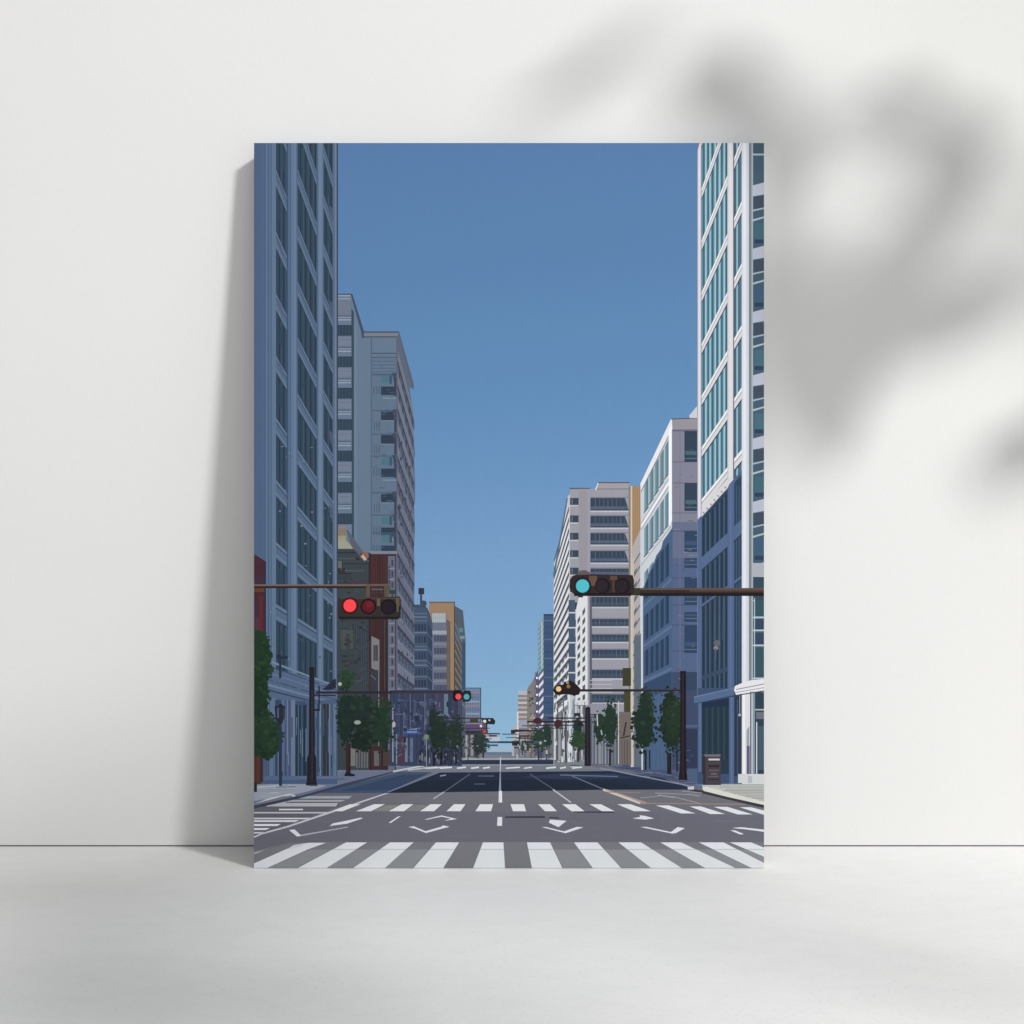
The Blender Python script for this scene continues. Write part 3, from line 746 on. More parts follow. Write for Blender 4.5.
band((60, 74, 104), 702.2, 676, 680, 701.4, 727.6)
# right bay, lit column and glass
rect((206, 211, 224), 741.8, 143, 749.4, 692); rect((222, 224, 232), 743.4, 143, 745.6, 690); rect((188, 194, 210), 747.6, 143, 749.4, 690); rect((50, 50, 62), 749.4, 143, 750.6, 700); rect((176, 190, 196), 750.6, 143, 753, 700); rect((96, 118, 124), 751.4, 143, 752.2, 700)
rect((66, 90, 112), 753, 143, 764, 690)
rect((168, 178, 192), 753, 153.6, 764, 155.4)
for i in range(7):
    yb = 183.4 + i * 63.3
    P((176, 182, 202), (753, yb + 2), (764, yb - 1), (764, yb + 11), (753, yb + 13))
    rect((64, 76, 100), 753.4, yb + 13, 764, yb + 25)
    P((158, 176, 190), (753, yb + 26.4), (764, yb + 24), (764, yb + 25.4), (753, yb + 28))
    P((164, 184, 196), (753, yb + 36), (764, yb + 33), (764, yb + 34.6), (753, yb + 38))
    rect(R.choice([(62, 100, 118), (60, 90, 122), (66, 104, 124)]), 754.6, yb + 40, 763.6, yb + 56); rect((44, 66, 96), 754.6, yb + 56, 763.6, yb + 60)
rect((168, 172, 180), 753, 563, 764, 577); rect((50, 76, 92), 753, 577, 764, 600)
for ya, yb in ((600, 616), (620, 629), (633, 644), (648, 677)):
    rect((54, 84, 100) if ya in (600, 648) else (56, 70, 100), 755, ya, 764, yb); rect((176, 192, 204), 753, yb + .6, 764, yb + 2.2)
line((190, 200, 210), (754.6, 598), (754.6, 678), .7)
# base of the right tower
rect((60, 80, 118), 697.4, 688, 742, 784)
P((80, 102, 144), (694, 697), (734, 688), (734, 695), (694, 703.6)); line((104, 122, 164), (694, 697), (734, 688), 1); line((48, 64, 96), (694, 704), (734, 696), 1)
rect((40, 60, 78), 701.6, 703, 729, 774)
for k in range(9): rect((56, 76, 94) if k % 2 else (32, 48, 68), 703.4 + k * 2.9, 704, 704.2 + k * 2.9, 760)
P((34, 50, 80), (701.6, 703), (729, 698), (729, 706), (701.6, 708))
rect((88, 106, 150), 698.4, 703, 701.6, 772); rect((78, 98, 142), 729, 697, 734, 784); rect((92, 112, 154), 731, 697, 732.4, 784); rect((44, 58, 84), 734.4, 694, 742, 776); rect((70, 84, 112), 737, 700, 738, 774); rect((56, 62, 88), 739.6, 716, 740.6, 770)
line((150, 166, 176), (739.8, 695), (739.8, 716), .6); disc((170, 180, 186), 739.6, 715, 1.3)
rect((214, 216, 222), 741.8, 690, 750.4, 776); rect((236, 236, 238), 743, 694, 745, 774); P((150, 154, 168), (746.6, 730), (749.4, 726), (749.4, 746), (746.6, 746)); rect((96, 92, 132), 746.6, 746, 749.8, 774); rect((52, 54, 66), 750.2, 692, 751.2, 774)
rect((176, 190, 200), 751.2, 692, 753, 774); rect((128, 146, 158), 753, 692, 755, 774); rect((212, 220, 226), 756, 722, 757, 774)
rect((48, 66, 86), 755, 692, 764, 774); rect((170, 182, 190), 755, 709, 764, 710.4); rect((104, 112, 128), 756, 712, 764, 719); rect((66, 88, 108), 758, 726, 764, 770); rect((208, 220, 226), 756.2, 722, 757.2, 774)
P((224, 224, 230), (734, 690), (735, 686), (742, 683), (752, 680), (764, 679), (764, 690), (752, 691.4), (736, 695)); line((120, 118, 130), (736, 689.5), (764, 684), .8); line((140, 140, 150), (735, 692.6), (764, 687.6), .7); line((60, 60, 74), (736, 695.4), (764, 691), 1)
rect((206, 208, 212), 738, 774, 764, 783); rect((176, 180, 190), 748, 776, 752, 783)

# ---- street furniture and trees
def clumps(x0, y0, x1, y1, c, r, k=1.0):
    """ragged crown built from many leaf clumps, thinner towards its edge"""
    cx, cy, rx, ry = (x0 + x1) / 2, (y0 + y1) / 2, (x1 - x0) / 2, (y1 - y0) / 2
    sz = max(.9, min(rx, ry) * .24)
    blob(c, x0 + rx * .1, y0 + ry * .1, x1 - rx * .1, y1 - ry * .1, 26, .3, r.random())
    n = int(105 * k)
    pts = []
    for i in range(n):
        a = r.random() * 2 * math.pi; d = r.random() ** .5
        d = .35 + .72 * d if i % 3 else d
        pts.append((cx + rx * d * math.cos(a), cy + ry * d * math.sin(a), d))
    for x, y_, d in sorted(pts, key=lambda p: p[2], reverse=True):
        t = r.random() + (x - cx) / rx * .18 - (y_ - cy) / ry * .22
        cc = mixc(c, (20, 36, 30), .3) if t < .3 else (mixc(c, (66, 100, 60), .3) if t > .9 else mixc(c, (44, 70, 50), r.uniform(0, .25)))
        q = sz * r.uniform(.5, 1.05) * (1 if d < .8 else .72)
        m = 7
        P(cc, *[(x + q * r.uniform(.55, 1.2) * math.cos(2 * math.pi * j / m), y_ + q * r.uniform(.5, 1.05) * math.sin(2 * math.pi * j / m)) for j in range(m)])


def tree(label, crowns, trunks, seed):
    g = part('printed_tree', label)
    r = random.Random(seed)
    use(g)
    for x0, y0, x1, y1, c in crowns:
        clumps(x0 - 1.6, y0 - 1, x1 + 1.6, y1 + 1, mixc(c, (26, 42, 36), .2), r, 1.1 if x1 - x0 > 12 else .7)
    t = part('trunk', None, g) if trunks else g
    for x0, y0, x1, y1, c in trunks:
        rect(c, x0, y0, x1, y1); rect(mixc(c, (20, 20, 30), .4), x0 + (x1 - x0) * .65, y0, x1, y1)
    use(g)

tree('small tree far down the left side of the printed street', [(473, 733, 487, 753, (50, 68, 66))], [(477, 752, 478, 758, (40, 40, 46)), (483, 752, 484, 758, (40, 40, 46))], 5)
tree('dark row tree near the middle of the left side', [(449, 717, 463, 754, (42, 58, 54))], [(455, 753, 457, 764, (38, 36, 46))], 6)
tree('dark pointed tree by the left kerb in the middle distance', [(429, 714, 449, 753, (36, 54, 48)), (430.4, 708, 436, 724, (38, 54, 50))], [(433, 752, 435, 766, (36, 34, 42)), (440, 752, 442, 765, (36, 34, 42))], 8)
tree('paler young tree of the pair with a thin white trunk', [(594, 712, 606, 744, (42, 66, 56))], [(600, 744, 601.2, 764, (150, 150, 150))], 20)
tree('taller young tree of the pair right of the short dark pole', [(603.6, 698, 617, 750, (36, 62, 50))], [(609, 749, 611, 766, (48, 44, 50))], 21)
tree('small light green tree in front of the white arcade', [(574, 716, 581, 738, (34, 62, 56)), (571.5, 733, 585, 749, (50, 80, 52))], [(577, 748, 579, 762, (60, 54, 56))], 22)
tree('bluish dark tree far down the right side', [(543, 722, 551, 750, (36, 66, 64))], [(546, 749, 547.4, 760, (50, 46, 54))], 23)
tree('green tree beside the bluish one far down the right side', [(533, 729, 545, 751, (46, 74, 58))], [(538, 750, 539.4, 760, (60, 54, 60))], 27)
tree('smallest pale green tree nearest the vanishing point', [(521, 744, 530, 751, (56, 80, 64))], [(522, 750, 523, 755, (60, 54, 60))], 28)
tree('dark round tree right of the middle, before the shaded block', [(640, 688, 652, 712, (36, 56, 46)), (633.5, 700, 656, 751, (33, 54, 46))], [(644.6, 750, 646.6, 770, (44, 38, 42)), (649, 750, 650.4, 769, (44, 38, 42))], 24)
tree('tall dark tree beside the right light pole', [(660, 686, 682, 755, (32, 52, 42)), (664, 700, 684, 740, (38, 62, 42))], [(667, 753, 671.4, 774, (44, 40, 42)), (676, 753, 678, 772, (46, 54, 74))], 25)
tree('low light green shrub above the clipped trees', [(340, 671, 354, 687, (48, 74, 54))], [], 29)
tree('greenest clipped tree right of the dark shop block', [(372, 698, 392.6, 752, (38, 63, 50))], [(381, 751, 383, 766, (52, 46, 52))], 30)
tree('clipped tree with a brown trunk in front of the dark shop block', [(337.4, 690, 353, 747, (33, 54, 47)), (344, 694, 372, 732, (36, 54, 52))], [(346, 744, 350.6, 774, (58, 44, 43))], 26)
tree('darkest round clipped tree with a thin trunk', [(352, 727, 373.6, 751, (31, 44, 41))], [(369.6, 750, 371, 770, (52, 46, 56))], 31)
P((30, 36, 56), (344, 776), (345.6, 772.4), (350, 772.8), (355.6, 775), (354, 776.4)); disc((150, 160, 150), 357.4, 722.4, 3.6, 2.2, 7); disc((176, 180, 160), 340, 684, 1.8)
disc((108, 136, 108), 426.4, 737, 2.6); line((150, 156, 150), (426.4, 739.6), (426.4, 766), .6)
TL = part('printed_tree', 'green street tree with brown trunk cut off by the left picture edge')
P((32, 60, 40), (254, 632), (262, 630.6), (266, 634), (266, 637), (269, 641), (269.6, 650), (272.6, 653), (273, 657), (271, 659), (271.4, 662), (268.6, 664), (267.4, 672), (268, 690), (266.6, 700), (267, 716), (270, 718), (254, 720))
P((36, 62, 44), (254, 715), (265, 716), (274, 720), (279.6, 730), (280.4, 741), (276.6, 750), (271, 756), (264, 754.6), (258, 757.4), (254, 756))
rt = random.Random(44)
for q in ((247, 630, 270, 660, (32, 60, 40)), (246, 652, 273, 684, (32, 60, 40)), (246, 676, 270, 716, (30, 56, 38)), (243, 712, 282, 758, (36, 62, 44)), (250, 720, 280, 756, (36, 62, 44))): clumps(*q, rt, 1.2)
part('trunk', None, TL)
rect((84, 50, 46), 254, 756, 261.4, 784); rect((98, 58, 50), 257, 758, 259, 782); rect((62, 48, 60), 261, 757, 263, 782); rect((40, 46, 52), 254, 783, 257, 792)

def post(label, pieces, name='printed_street_lamp'):
    g = part(name, label)
    for f, a in pieces: f(*a)
    return g
pc = (44, 58, 84)
post('dark lantern street lamp beside the left tree', [(rect, (pc, 279, 726, 282, 786)), (P, ((40, 48, 66), (274.6, 706), (285, 706), (284, 719), (281.6, 725), (279, 725), (275.6, 719))), (P, ((36, 44, 60), (277.6, 706), (280.6, 703.4), (284, 706))), (rect, ((78, 90, 118), 277, 708, 279, 718)), (rect, ((70, 56, 90), 283, 708, 285, 718))])
post('small dark lamp on the left tower wall', [(rect, ((40, 52, 76), 279, 657, 281.4, 678)), (P, ((40, 50, 74), (276, 656), (279, 653.6), (282, 656.4), (288, 656), (287.4, 659), (276.4, 658.6)))])
post('tall white street lamp before the pair of young trees', [(line, ((190, 190, 190), (597, 714), (597.6, 726), 1.2)), (line, ((120, 124, 130), (590, 715), (598, 714.6), .8)), (line, ((196, 196, 190), (618.6, 701), (618.6, 764), .8)), (line, ((186, 190, 190), (601, 730), (602, 735), 1))])

pl = (38, 38, 50)
LP = part('printed_light_pole', 'dark left pole carrying a long signal arm')
P(pl, (309.4, 667), (314.4, 667), (314.8, 754), (316.4, 758), (316.4, 781), (317.4, 785.4), (305.6, 785.4), (306.8, 781), (307, 758), (308.8, 754))
rect((58, 50, 64), 311.4, 690, 312.8, 782); rect((28, 30, 42), 309.4, 667, 310.6, 754); rect((56, 72, 74), 308.6, 784.6, 317.6, 786)
rect((46, 42, 54), 316, 691.4, 458, 693.6); rect((92, 60, 60), 392, 692.6, 458, 693.4); rect(pl, 318.4, 686, 319.8, 711); rect((40, 42, 60), 314, 709, 320, 711); rect((40, 44, 62), 314, 694.6, 336, 696)
P((40, 48, 70), (322, 690), (334, 679), (336, 679), (336, 688), (331, 690))
FL = part('printed_traffic_light', 'small far signal with red and green lamps lit on the left arm', None)
P((42, 22, 30), (452.6, 693), (455, 690), (460, 690), (463, 693), (463, 699), (455, 701.6), (452.8, 699)); P((28, 44, 56), (462.6, 693), (464, 690.6), (470, 690.6), (471.4, 694), (471.2, 699), (468.6, 701.8), (463, 701.6))
rect((70, 58, 58), 455, 701, 456.2, 719)
part('lens', 'red lens', FL); disc((236, 80, 88), 458.4, 696.6, 3.0)
part('lens', 'green lens', FL); disc((84, 160, 172), 466.6, 696.8, 2.9)

RP = part('printed_light_pole', 'dark right pole carrying a long signal arm')
P((36, 31, 39), (680.4, 671), (685.8, 671), (686.2, 764), (687.4, 780), (678.6, 780), (680, 764)); rect((54, 44, 52), 682.4, 674, 683.6, 778); rect((26, 26, 34), 684.8, 671, 686, 778)
rect((46, 44, 52), 578, 689.2, 681, 691.6); rect((70, 68, 78), 590, 689, 680, 689.8)
A2 = part('printed_traffic_light', 'small signal with one amber lamp lit on the right arm')
P((42, 33, 30), (553, 690), (555, 686.6), (558, 685), (563, 684.4), (564, 682), (570, 680.4), (574.6, 682.6), (578, 686), (580.6, 689), (579, 694.6), (574, 695.6), (566, 694), (559, 695), (555, 694))
part('lens', 'amber lens', A2); disc((236, 192, 142), 558.6, 689, 2.7)
part('lens', 'unlit amber lens', A2); disc((132, 110, 74), 568.4, 686.4, 1.9); disc((160, 140, 108), 567.4, 682.6, 1.4)
g = part('printed_light_pole', 'short dark pole in the middle right carrying crossed arms')
P((40, 36, 48), (585.4, 708), (588, 706), (590.4, 708), (590.8, 766), (584.4, 766)); rect((56, 50, 64), 587, 710, 588, 764)
rect((44, 42, 54), 527, 721, 586, 722.6); rect((48, 46, 58), 548, 717.4, 586, 718.8); rect((44, 42, 54), 540, 724.6, 584, 725.8); rect((40, 50, 64), 574, 713, 580, 716); line((48, 46, 58), (565, 712), (565, 722), 1.2); line((48, 46, 58), (586, 714.6), (597, 714.6), 1)
P((78, 40, 44), (533, 719.6), (536, 717.8), (541, 718), (542, 722), (538, 724), (533.6, 722.6)); P((74, 40, 46), (554, 722), (558, 719.4), (562, 721), (561, 726), (557.4, 729), (554.6, 727))
P((30, 40, 44), (577, 723), (582, 722.4), (583, 725.4), (578, 726))
g = part('printed_traffic_light', 'tiny dark signal with pale lamps on the far left arm')
rect((52, 50, 62), 430, 717.6, 482, 718.8); rect((66, 66, 44), 470, 719, 478, 722.6)
P((42, 42, 56), (481, 718), (493, 718), (495.4, 721), (494.6, 724.4), (483, 724)); disc((222, 222, 196), 484.6, 721.4, 1.7); disc((214, 196, 206), 489.4, 720.2, .9); disc((226, 214, 206), 481, 726, 1.3)
rect((52, 46, 56), 486, 724, 487.4, 733)
g = part('printed_sign', 'tiny red sign under the far left signal')
rect((128, 50, 46), 481.6, 730, 488, 734); disc((196, 92, 66), 484.6, 731.6, 1.2)
g = part('printed_footbridge', 'thin blue grey bridges and arms across the street near the vanishing point')
rect((66, 70, 88), 487, 733, 500, 734.4); rect((78, 60, 66), 489, 735, 497, 736.6)
rect((70, 90, 112), 484, 741.2, 543, 743.2); rect((48, 62, 76), 498, 741.4, 514, 743); rect((60, 92, 108), 487, 744.4, 498, 746.2)
g = part('printed_traffic_light', 'tiny dark signals on the far right arms')
P((52, 52, 62), (510.8, 730), (516, 729.4), (540, 730), (540, 731.4), (516, 732), (514, 734), (511, 734)); rect((84, 108, 134), 502, 733.6, 518, 734.8); rect((52, 60, 72), 512, 741, 534, 743.4); P((46, 46, 58), (511.6, 742), (520, 741), (520, 746), (512.4, 745.6)); rect((80, 60, 70), 519, 735, 530, 737); rect((60, 56, 70), 514, 747, 521, 748.4)

use(g)
for x0, x1, yy, w_ in ((506, 522, 737.6, .7), (522, 552, 725.8, .8), (516, 545, 738.6, .9), (530, 566, 728.4, .8), (512, 530, 745, .8)):
    line((50, 52, 62), (x0, yy), (x1, yy - .2), w_)
for x, y0_, y1_ in ((519, 733, 756), (525, 736, 757), (531, 731, 758), (541, 726, 760), (549, 724, 761), (556, 720, 762), (566, 722, 764)):
    line(jit((56, 56, 64), 6), (x, y0_), (x, y1_), .8)
for i in range(40):
    x = R.uniform(516, 566); yy = R.uniform(735, 757)
    rect(jit(R.choice([(62, 66, 72), (150, 152, 156), (92, 98, 104), (184, 184, 184)]), 8), x, yy, x + R.uniform(.6, 2), yy + R.uniform(.8, 4))
g = part('printed_traffic_light', 'tiny dark signals and poles on the far left arms')
for x0, x1, yy, w_ in ((446, 484, 722.6, .8), (458, 490, 728.4, .7), (470, 492, 739, .8)):
    line((52, 52, 62), (x0, yy), (x1, yy - .2), w_)
for x, y0_, y1_ in ((446, 716, 764), (452, 722, 763), (461, 724, 762), (468, 728, 760), (476, 731, 758), (482, 735, 757)):
    line(jit((50, 52, 60), 6), (x, y0_), (x, y1_), .9)
for i in range(30):
    x = R.uniform(444, 488); yy = R.uniform(740, 758)
    rect(jit(R.choice([(58, 62, 70), (128, 132, 142), (84, 92, 100)]), 8), x, yy, x + R.uniform(.6, 2), yy + R.uniform(.8, 4))

# big signals
BL = part('printed_traffic_light', 'large signal with a red lamp lit at upper left')
rect((48, 40, 42), 254, 584.6, 371, 588.2); rect((124, 100, 90), 254, 584.4, 368, 585.8); rect((74, 60, 54), 254, 586, 368, 586.6)
rect((104, 86, 78), 366, 584, 392, 586); P((98, 78, 68), (366.4, 585), (370, 585), (370, 597.6), (366.4, 597.6)); P((92, 80, 66), (384, 585), (388.6, 585), (388.6, 597.6), (384.6, 597.6)); rect((88, 88, 98), 371.4, 588.6, 383, 590.2); rect((60, 60, 68), 371.4, 592, 383.6, 593); rect((50, 70, 68), 389, 590, 395, 594)
P((56, 49, 47), (338, 598), (399.6, 596.6), (401, 600), (400.4, 616), (398, 619.4), (340, 619.4), (337.6, 616)); rect((78, 66, 58), 340, 597.6, 399, 599.2); rect((34, 32, 36), 339, 616.6, 399, 619); rect((104, 88, 70), 377, 599, 380, 606); P((98, 84, 66), (395.6, 598), (399.4, 598), (399.6, 612), (397, 612)); rect((40, 40, 42), 398.6, 606, 400.6, 618)
part('lens', 'glowing red lens', BL); disc((30, 16, 20), 350, 605.6, 8.2); disc((150, 30, 40), 350, 605.6, 7); disc((255, 76, 82), 349.8, 605.6, 6.2)
part('lens', 'unlit lens', BL); disc((28, 18, 24), 368.4, 606.4, 8); disc((92, 26, 36), 368.4, 606.4, 6.2); disc((106, 34, 42), 369.4, 604.6, 3.4)
part('lens', 'unlit lens', BL); disc((24, 20, 28), 388.6, 607, 8); disc((36, 28, 40), 388.2, 607.4, 6.2)
BR = part('printed_traffic_light', 'large signal with a blue green lamp lit at upper right')
rect((58, 46, 44), 630, 588, 764, 595.4); rect((98, 76, 68), 640, 588, 764, 590); rect((32, 30, 34), 640, 593, 764, 596); rect((84, 64, 58), 690, 590, 764, 591.6); P((52, 60, 44), (628, 584), (634, 588), (640, 590), (640, 594), (628, 596)); rect((72, 88, 60), 640, 588.4, 660, 589.4)
P((54, 41, 41), (569.6, 580), (573, 575.6), (579, 574), (632.6, 575), (634, 580), (634, 592), (630, 595.6), (579, 596), (572, 593), (569.4, 588)); rect((104, 76, 64), 589, 575.8, 597, 586); rect((96, 70, 60), 610, 575.8, 617, 580); rect((34, 28, 32), 574, 593, 631, 596); rect((84, 58, 52), 612, 580, 614.6, 592); P((96, 84, 92), (578, 572), (584, 570.4), (590, 572), (590, 574.6), (578, 575)); rect((40, 44, 56), 578, 595.6, 583, 597.4)
part('lens', 'glowing blue green lens', BR); disc((26, 26, 34), 582.6, 586, 8.8); disc((34, 70, 84), 582.6, 586, 7.4); disc((82, 186, 198), 582.6, 586, 6.6)
part('lens', 'unlit lens', BR); disc((28, 24, 32), 602.6, 585.8, 7.8); disc((44, 34, 44), 601.8, 586, 6)
part('lens', 'unlit lens', BR); disc((28, 24, 32), 622.6, 586, 8); disc((40, 32, 42), 621.8, 586.4, 6.2)

g = part('printed_litter_bin', 'dark litter box on the right pavement of the printed street')
P((74, 66, 76), (703, 756), (704.6, 754.4), (720, 754), (721, 756), (720.6, 784), (703, 784)); rect((112, 108, 112), 704, 754.4, 720.4, 756.6); rect((196, 198, 204), 708.6, 758.6, 719.6, 760.4); rect((52, 46, 54), 708, 765, 719.4, 767.4); rect((100, 92, 96), 708.6, 770, 719, 771); rect((98, 92, 96), 708.6, 776, 719, 777); rect((120, 112, 112), 711, 773.4, 717, 774.4); rect((56, 52, 60), 703, 756, 705.4, 784); rect((50, 44, 52), 708, 779, 719, 780); rect((60, 60, 72), 702.6, 783.6, 721, 785)

# ---- turn the drawing into one flat sheet of ink, cut so that nothing overlaps
verts, faces = [], []
frame_pts = [(X0, Y0), (X1, Y0), (X1, Y1), (X0, Y1)]
ALL = [(frame_pts, None, None)] + POLY
for pts, c, pi in ALL:
    b0 = len(verts)
    verts += [Vector(p) for p in pts]
    faces.append(list(range(b0, b0 + len(pts))))
ov, oe, of, _, _, oorig = delaunay_2d_cdt(verts, [], faces, 1, 1e-4)
tri_by_part = {}
for f, src in zip(of, oorig):
    if 0 not in src: continue
    top = max(src)
    if top == 0: continue
    c, pi = ALL[top][1], ALL[top][2]
    tri_by_part.setdefault(pi, []).append((f, c))
print('ink polygons', len(POLY), 'cells', len(of))

canvas = empty('canvas_print', FOOT + Vector((CX, 0, 0)))
canvas.rotation_euler = (-TH, 0, 0)
tag(canvas, 'stretched canvas print of a city street with traffic lights, leaning on the white wall', 'canvas print')
# body: wrapped bars with rounded edges
def bevel_box(name, x0, y0, z0, x1, y1, z1, r, mat, parent):
    o = grid_box(name, x0, y0, z0, x1, y1, z1, mat, parent)
    m = o.modifiers.new('soft', 'BEVEL'); m.width = r; m.segments = 3
    return o
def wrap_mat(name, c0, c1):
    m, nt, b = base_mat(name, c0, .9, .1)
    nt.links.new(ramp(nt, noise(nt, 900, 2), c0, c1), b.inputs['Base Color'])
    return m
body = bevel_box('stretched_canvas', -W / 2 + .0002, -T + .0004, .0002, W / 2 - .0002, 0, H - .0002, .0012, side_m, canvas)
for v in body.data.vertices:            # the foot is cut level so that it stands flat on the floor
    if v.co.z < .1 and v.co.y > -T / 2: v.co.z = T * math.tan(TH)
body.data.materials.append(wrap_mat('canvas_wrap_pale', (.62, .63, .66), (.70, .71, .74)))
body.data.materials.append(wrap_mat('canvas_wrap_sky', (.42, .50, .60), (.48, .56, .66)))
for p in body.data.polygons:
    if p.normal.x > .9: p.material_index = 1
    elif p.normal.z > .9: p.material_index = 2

def inkc(c, name):
    l = .3 * c[0] + .59 * c[1] + .11 * c[2]
    k = .96 if name == 'printed_sky' else (1.0 if name == 'lens' else .9)
    c = [l + (v - l) * k for v in c]
    if name not in ('printed_sky', 'lens') and c[2] > c[0] + 12 and c[2] > c[1]:
        d = c[2] - c[1]                  # steel blue rather than violet
        c[1] += .05 * d; c[2] -= .05 * d
    if name not in ('printed_sky', 'lens', 'stripe', 'printed_lane_marking'):
        t = min(1, l / 90)
        c = [v * (.84 + .16 * t) for v in c]
    if name in ('stripe', 'printed_lane_marking'): c = [min(255, v * 1.03) for v in c]
    if name in ('printed_road', 'printed_crosswalk'): c = [v * 1.06 for v in c]
    if name == 'printed_sky': c = [v * .975 for v in c]
    return tuple(min(1, lin(v) * INK) for v in c)

objs = {}
for i, (name, label, par) in enumerate(PARTS):
    tris = tri_by_part.get(i)
    if not tris: print('hidden part', name, label); tris = []
    vm, vv, ff, cc = {}, [], [], []
    for f, c in tris:
        idx = []
        for k in f:
            if k not in vm:
                vm[k] = len(vv); q = ov[k]
                vv.append(((q[0] - 509.0) / 1000.0, -T, (868.0 - q[1]) / 1000.0))
            idx.append(vm[k])
        a, b_, d = (vv[j] for j in idx[:3])
        if (b_[0] - a[0]) * (d[2] - a[2]) - (b_[2] - a[2]) * (d[0] - a[0]) < 0: idx.reverse()
        ff.append(idx); cc.append(c)
    o = mesh_obj(name, vv, ff, ink_m, canvas if par is None else objs[par])
    at = o.data.color_attributes.new('ink', 'FLOAT_COLOR', 'CORNER')
    for p, c in zip(o.data.polygons, cc):
        rgb = inkc(c, name)
        for li in p.loop_indices: at.data[li].color = (*rgb, 1)
    if label: o['label'] = label
    objs[i] = o

# ------------------------------------------------------------------ light
Lc = (-1.06 * Vector((1, 0, 0)) - .77 * U - 1.0 * WN).normalized()     # the way the light travels
aim = Vector((0, -.03, .40))
RL = 7.0
key_d = bpy.data.lights.new('key_lamp', 'AREA')
key_d.shape = 'DISK'; key_d.size = 1.0; key_d.energy = 392; key_d.color = (1, .988, .974)
key = bpy.data.objects.new('key_lamp', key_d); col.objects.link(key)
key.location = aim - Lc * RL
key.rotation_euler = Lc.to_track_quat('-Z', 'Y').to_euler()
LPOS = key.location.copy()

w = bpy.data.worlds.new('World'); scene.world = w; w.use_nodes = True
bg = w.node_tree.nodes['Background']
bg.inputs['Color'].default_value = (.985, .99, 1, 1)
# the room is brighter on the side the lamp stands on
wt = w.node_tree
tc = wt.nodes.new('ShaderNodeTexCoord')
dp = wt.nodes.new('ShaderNodeVectorMath'); dp.operation = 'DOT_PRODUCT'; dp.inputs[1].default_value = (.66, -.53, .53)
mr = wt.nodes.new('ShaderNodeMapRange')
mr.inputs['From Min'].default_value = -.9; mr.inputs['From Max'].default_value = 1
mr.inputs['To Min'].default_value = .0; mr.inputs['To Max'].default_value = .575
wt.links.new(tc.outputs['Generated'], dp.inputs[0]); wt.links.new(dp.outputs['Value'], mr.inputs['Value']); wt.links.new(mr.outputs['Result'], bg.inputs['Strength'])

# ------------------------------------------------------------------ camera
cd = bpy.data.cameras.new('camera'); cam = bpy.data.objects.new('camera', cd); col.objects.link(cam)
cd.sensor_width = 36; cd.lens = 36 * D / 1.024; cd.shift_y = 188 / 1024
cd.clip_start = .01; cd.clip_end = 50
cam.location = FOOT + U * .168 + WN * (T + D)
cam.rotation_euler = (math.pi / 2 - TH, 0, 0)
scene.camera = cam

# ------------------------------------------------------------------ plants standing outside the frame, whose leaves shade wall and floor; the second is added
def wall_point(px, py_):                # point of the wall seen at a place in the photograph
    d = U * (700 - py_) / 1000 + Vector((1, 0, 0)) * (px - 512) / 1000 - WN
    t = -cam.location.y / d.y
    return cam.location + d * t

def floor_point(px, py_):
    d = U * (700 - py_) / 1000 + Vector((1, 0, 0)) * (px - 512) / 1000 - WN
    return cam.location + d * (-cam.location.z / d.z)

def toward(p, depth):                   # from a surface point towards the lamp until that far from the wall
    d = (LPOS - p)
    t = (-depth - p.y) / d.y
    return p + d * t

def blade(name, spine, widths, parent, cup=.012):
    """leaf blade along a spine, pinched tip, raised midrib and cupped sides"""
    n = len(spine); vs, fs = [], []
    for i, (p, wd) in enumerate(zip(spine, widths)):
        a = spine[max(0, i - 1)]; b_ = spine[min(n - 1, i + 1)]
        t = (b_ - a).normalized()
        s = t.cross(Lc).normalized(); nrm = s.cross(t)
        for k in (-1, -.55, 0, .55, 1):
            vs.append(p + s * wd * k + nrm * cup * (abs(k) ** 2 - .25 * (k == 0)))
    m = 5
    for i in range(n - 1):
        for k in range(m - 1):
            fs.append((i * m + k, i * m + k + 1, (i + 1) * m + k + 1, (i + 1) * m + k))
    o = mesh_obj(name, vs, fs, leaf_m, parent, True)
    sd = o.modifiers.new('thick', 'SOLIDIFY'); sd.thickness = .0012
    return o

def tube(name, pts, rads, mat, parent, n=8):
    vs, fs = [], []
    for i, (p, r) in enumerate(zip(pts, rads)):
        a = pts[max(0, i - 1)]; b_ = pts[min(len(pts) - 1, i + 1)]
        t = (b_ - a).normalized()
        x = t.cross(Vector((0.3, .9, .2))).normalized(); yv = t.cross(x)
        for k in range(n):
            an = 2 * math.pi * k / n
            vs.append(p + x * r * math.cos(an) + yv * r * math.sin(an))
    for i in range(len(pts) - 1):
        for k in range(n):
            fs.append((i * n + k, i * n + (k + 1) % n, (i + 1) * n + (k + 1) % n, (i + 1) * n + k))
    return mesh_obj(name, vs, fs, mat, parent, True)

def pot(parent, c, r, h):
    prof = [(0, 0), (r * .72, 0), (r * .75, .01), (r, h), (r * 1.06, h), (r * 1.06, h + .015), (r * .92, h + .015), (r * .88, h - .03), (0, h - .03)]
    vs, fs = [], []; n = 28
    for rr, z in prof:
        for k in range(n): vs.append(c + Vector((rr * math.cos(2 * math.pi * k / n), rr * math.sin(2 * math.pi * k / n), z)))
    for i in range(len(prof) - 1):
        for k in range(n): fs.append((i * n + k, i * n + (k + 1) % n, (i + 1) * n + (k + 1) % n, (i + 1) * n + k))
    o = mesh_obj('pot', vs, fs, pot_m, parent, True)
    return o

def bez(a, b_, c, d, n):
    return [a * (1 - t) ** 3 + b_ * 3 * t * (1 - t) ** 2 + c * 3 * t * t * (1 - t) + d * t ** 3 for t in [i / n for i in range(n + 1)]]

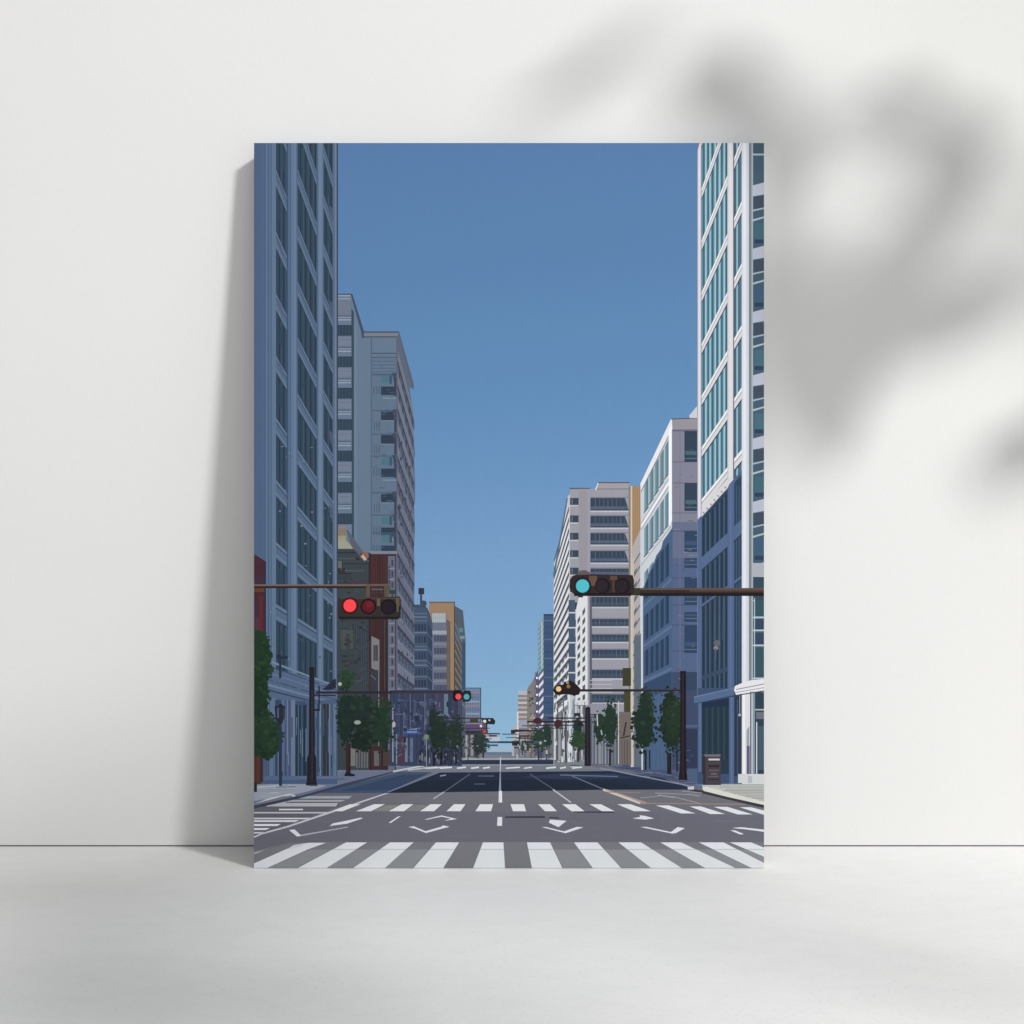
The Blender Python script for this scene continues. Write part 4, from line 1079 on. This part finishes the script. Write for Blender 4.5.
def resample(pts, n):
    out = []
    m = len(pts) - 1
    for i in range(n + 1):                # Catmull-Rom through the points
        u = i / n * m; k = min(int(u), m - 1); t = u - k
        p0, p1, p2, p3 = pts[max(0, k - 1)], pts[k], pts[k + 1], pts[min(m, k + 2)]
        out.append(.5 * ((2 * p1) + (p2 - p0) * t + (2 * p0 - 5 * p1 + 4 * p2 - p3) * t * t + (3 * p1 - p0 - 3 * p2 + p3) * t ** 3))
    return out

def plant(label, pot_c, r, h, stem_top, leaves, surf):
    root = empty('potted_plant', pot_c)
    tag(root, label, 'plant')
    inv = lambda p: p - pot_c
    pot(root, Vector((0, 0, 0)), r, h)
    st = [inv(p) for p in bez(pot_c + Vector((0, 0, h - .03)), pot_c + Vector((.02, .01, h + .3)), stem_top + Vector((.03, -.03, -.25)), stem_top, 10)]
    tube('stem', st, [.011 - .0006 * i for i in range(11)], stem_m, root)
    for pxs, wpx, depth in leaves:
        pts = [toward(surf(*q), depth + .015 * math.sin(i * 1.7)) for i, q in enumerate(pxs)]
        n = 14
        sp = [inv(p) for p in resample(pts, n)]
        base_w = wpx / 1000.0 * 1.05
        wd = [base_w * max(.02, math.sin(math.pi * min(1, (i / n) * .93 + .05)) ** .75) for i in range(n + 1)]
        lf = blade('leaf', sp, wd, root)
        pet = bez(st[8], st[8] + Vector((0, 0, .10)), sp[0] + (sp[0] - sp[2]) * .8, sp[0], 8)
        tube('leaf_stalk', pet, [.0024] * 9, stem_m, root, 6)
    return root

wall_leaves = [
    ([(682, 62), (706, 80), (742, 108), (780, 142)], 27, .22),
    ([(700, 96), (740, 122), (790, 160), (812, 186)], 22, .24),
    ([(852, 104), (882, 98), (916, 112), (938, 140)], 15, .24),
    ([(940, 108), (956, 150), (944, 205), (908, 262)], 26, .23),
    ([(946, 180), (918, 240), (878, 300), (838, 348)], 25, .25),
    ([(766, 226), (782, 290), (798, 350), (812, 410)], 30, .24),
    ([(800, 250), (818, 320), (832, 400), (832, 478)], 32, .25),
    ([(768, 270), (780, 330), (800, 400), (824, 456)], 26, .26),
    ([(860, 270), (858, 320), (852, 380), (840, 436)], 24, .25),
    ([(768, 150), (770, 192), (778, 238), (790, 286)], 15, .22),
    ([(842, 352), (896, 338), (950, 324), (1012, 304)], 25, .25),
    ([(890, 300), (936, 296), (980, 300), (1020, 316)], 13, .27),
    ([(1074, 452), (1040, 450), (1006, 454), (968, 456)], 31, .24),
    ([(648, 38), (606, 58), (556, 88), (498, 114)], 14, .27),
]
plant('tall potted plant with long green leaves beside the wall right of the canvas', Vector((1.15, -.42, 0)), .13, .24, Vector((1.12, -.40, 1.02)), wall_leaves, wall_point)

added_floor_leaves = [  # unseen leaves added to block the lamp and darken the floor
    ([(236, 856), (140, 857), (20, 858), (-200, 860)], 34, .95),
    ([(246, 880), (150, 884), (30, 887), (-200, 890)], 30, .95),
    ([(262, 918), (160, 926), (40, 932), (-180, 940)], 30, .95),
    ([(272, 965), (180, 976), (40, 986), (-180, 996)], 31, .95),
    ([(290, 1012), (200, 1026), (40, 1040), (-180, 1050)], 31, .95),
    ([(560, 1014), (480, 1024), (380, 1036), (240, 1052)], 24, .95),
    ([(1080, 1003), (980, 988), (870, 970), (750, 952)], 13, .85),
]
plant('tall potted plant with broad leaves added out of view to shade the floor', Vector((1.75, -1.45, 0)), .15, .26, Vector((1.65, -1.38, 1.45)), added_floor_leaves, floor_point)

# ------------------------------------------------------------------ colour management
vs_ = scene.view_settings
scene.display_settings.display_device = 'sRGB'
vs_.view_transform = 'Standard'; vs_.look = 'None'; vs_.exposure = 0; vs_.gamma = 1; vs_.use_curve_mapping = False
scene.render.engine = 'CYCLES'
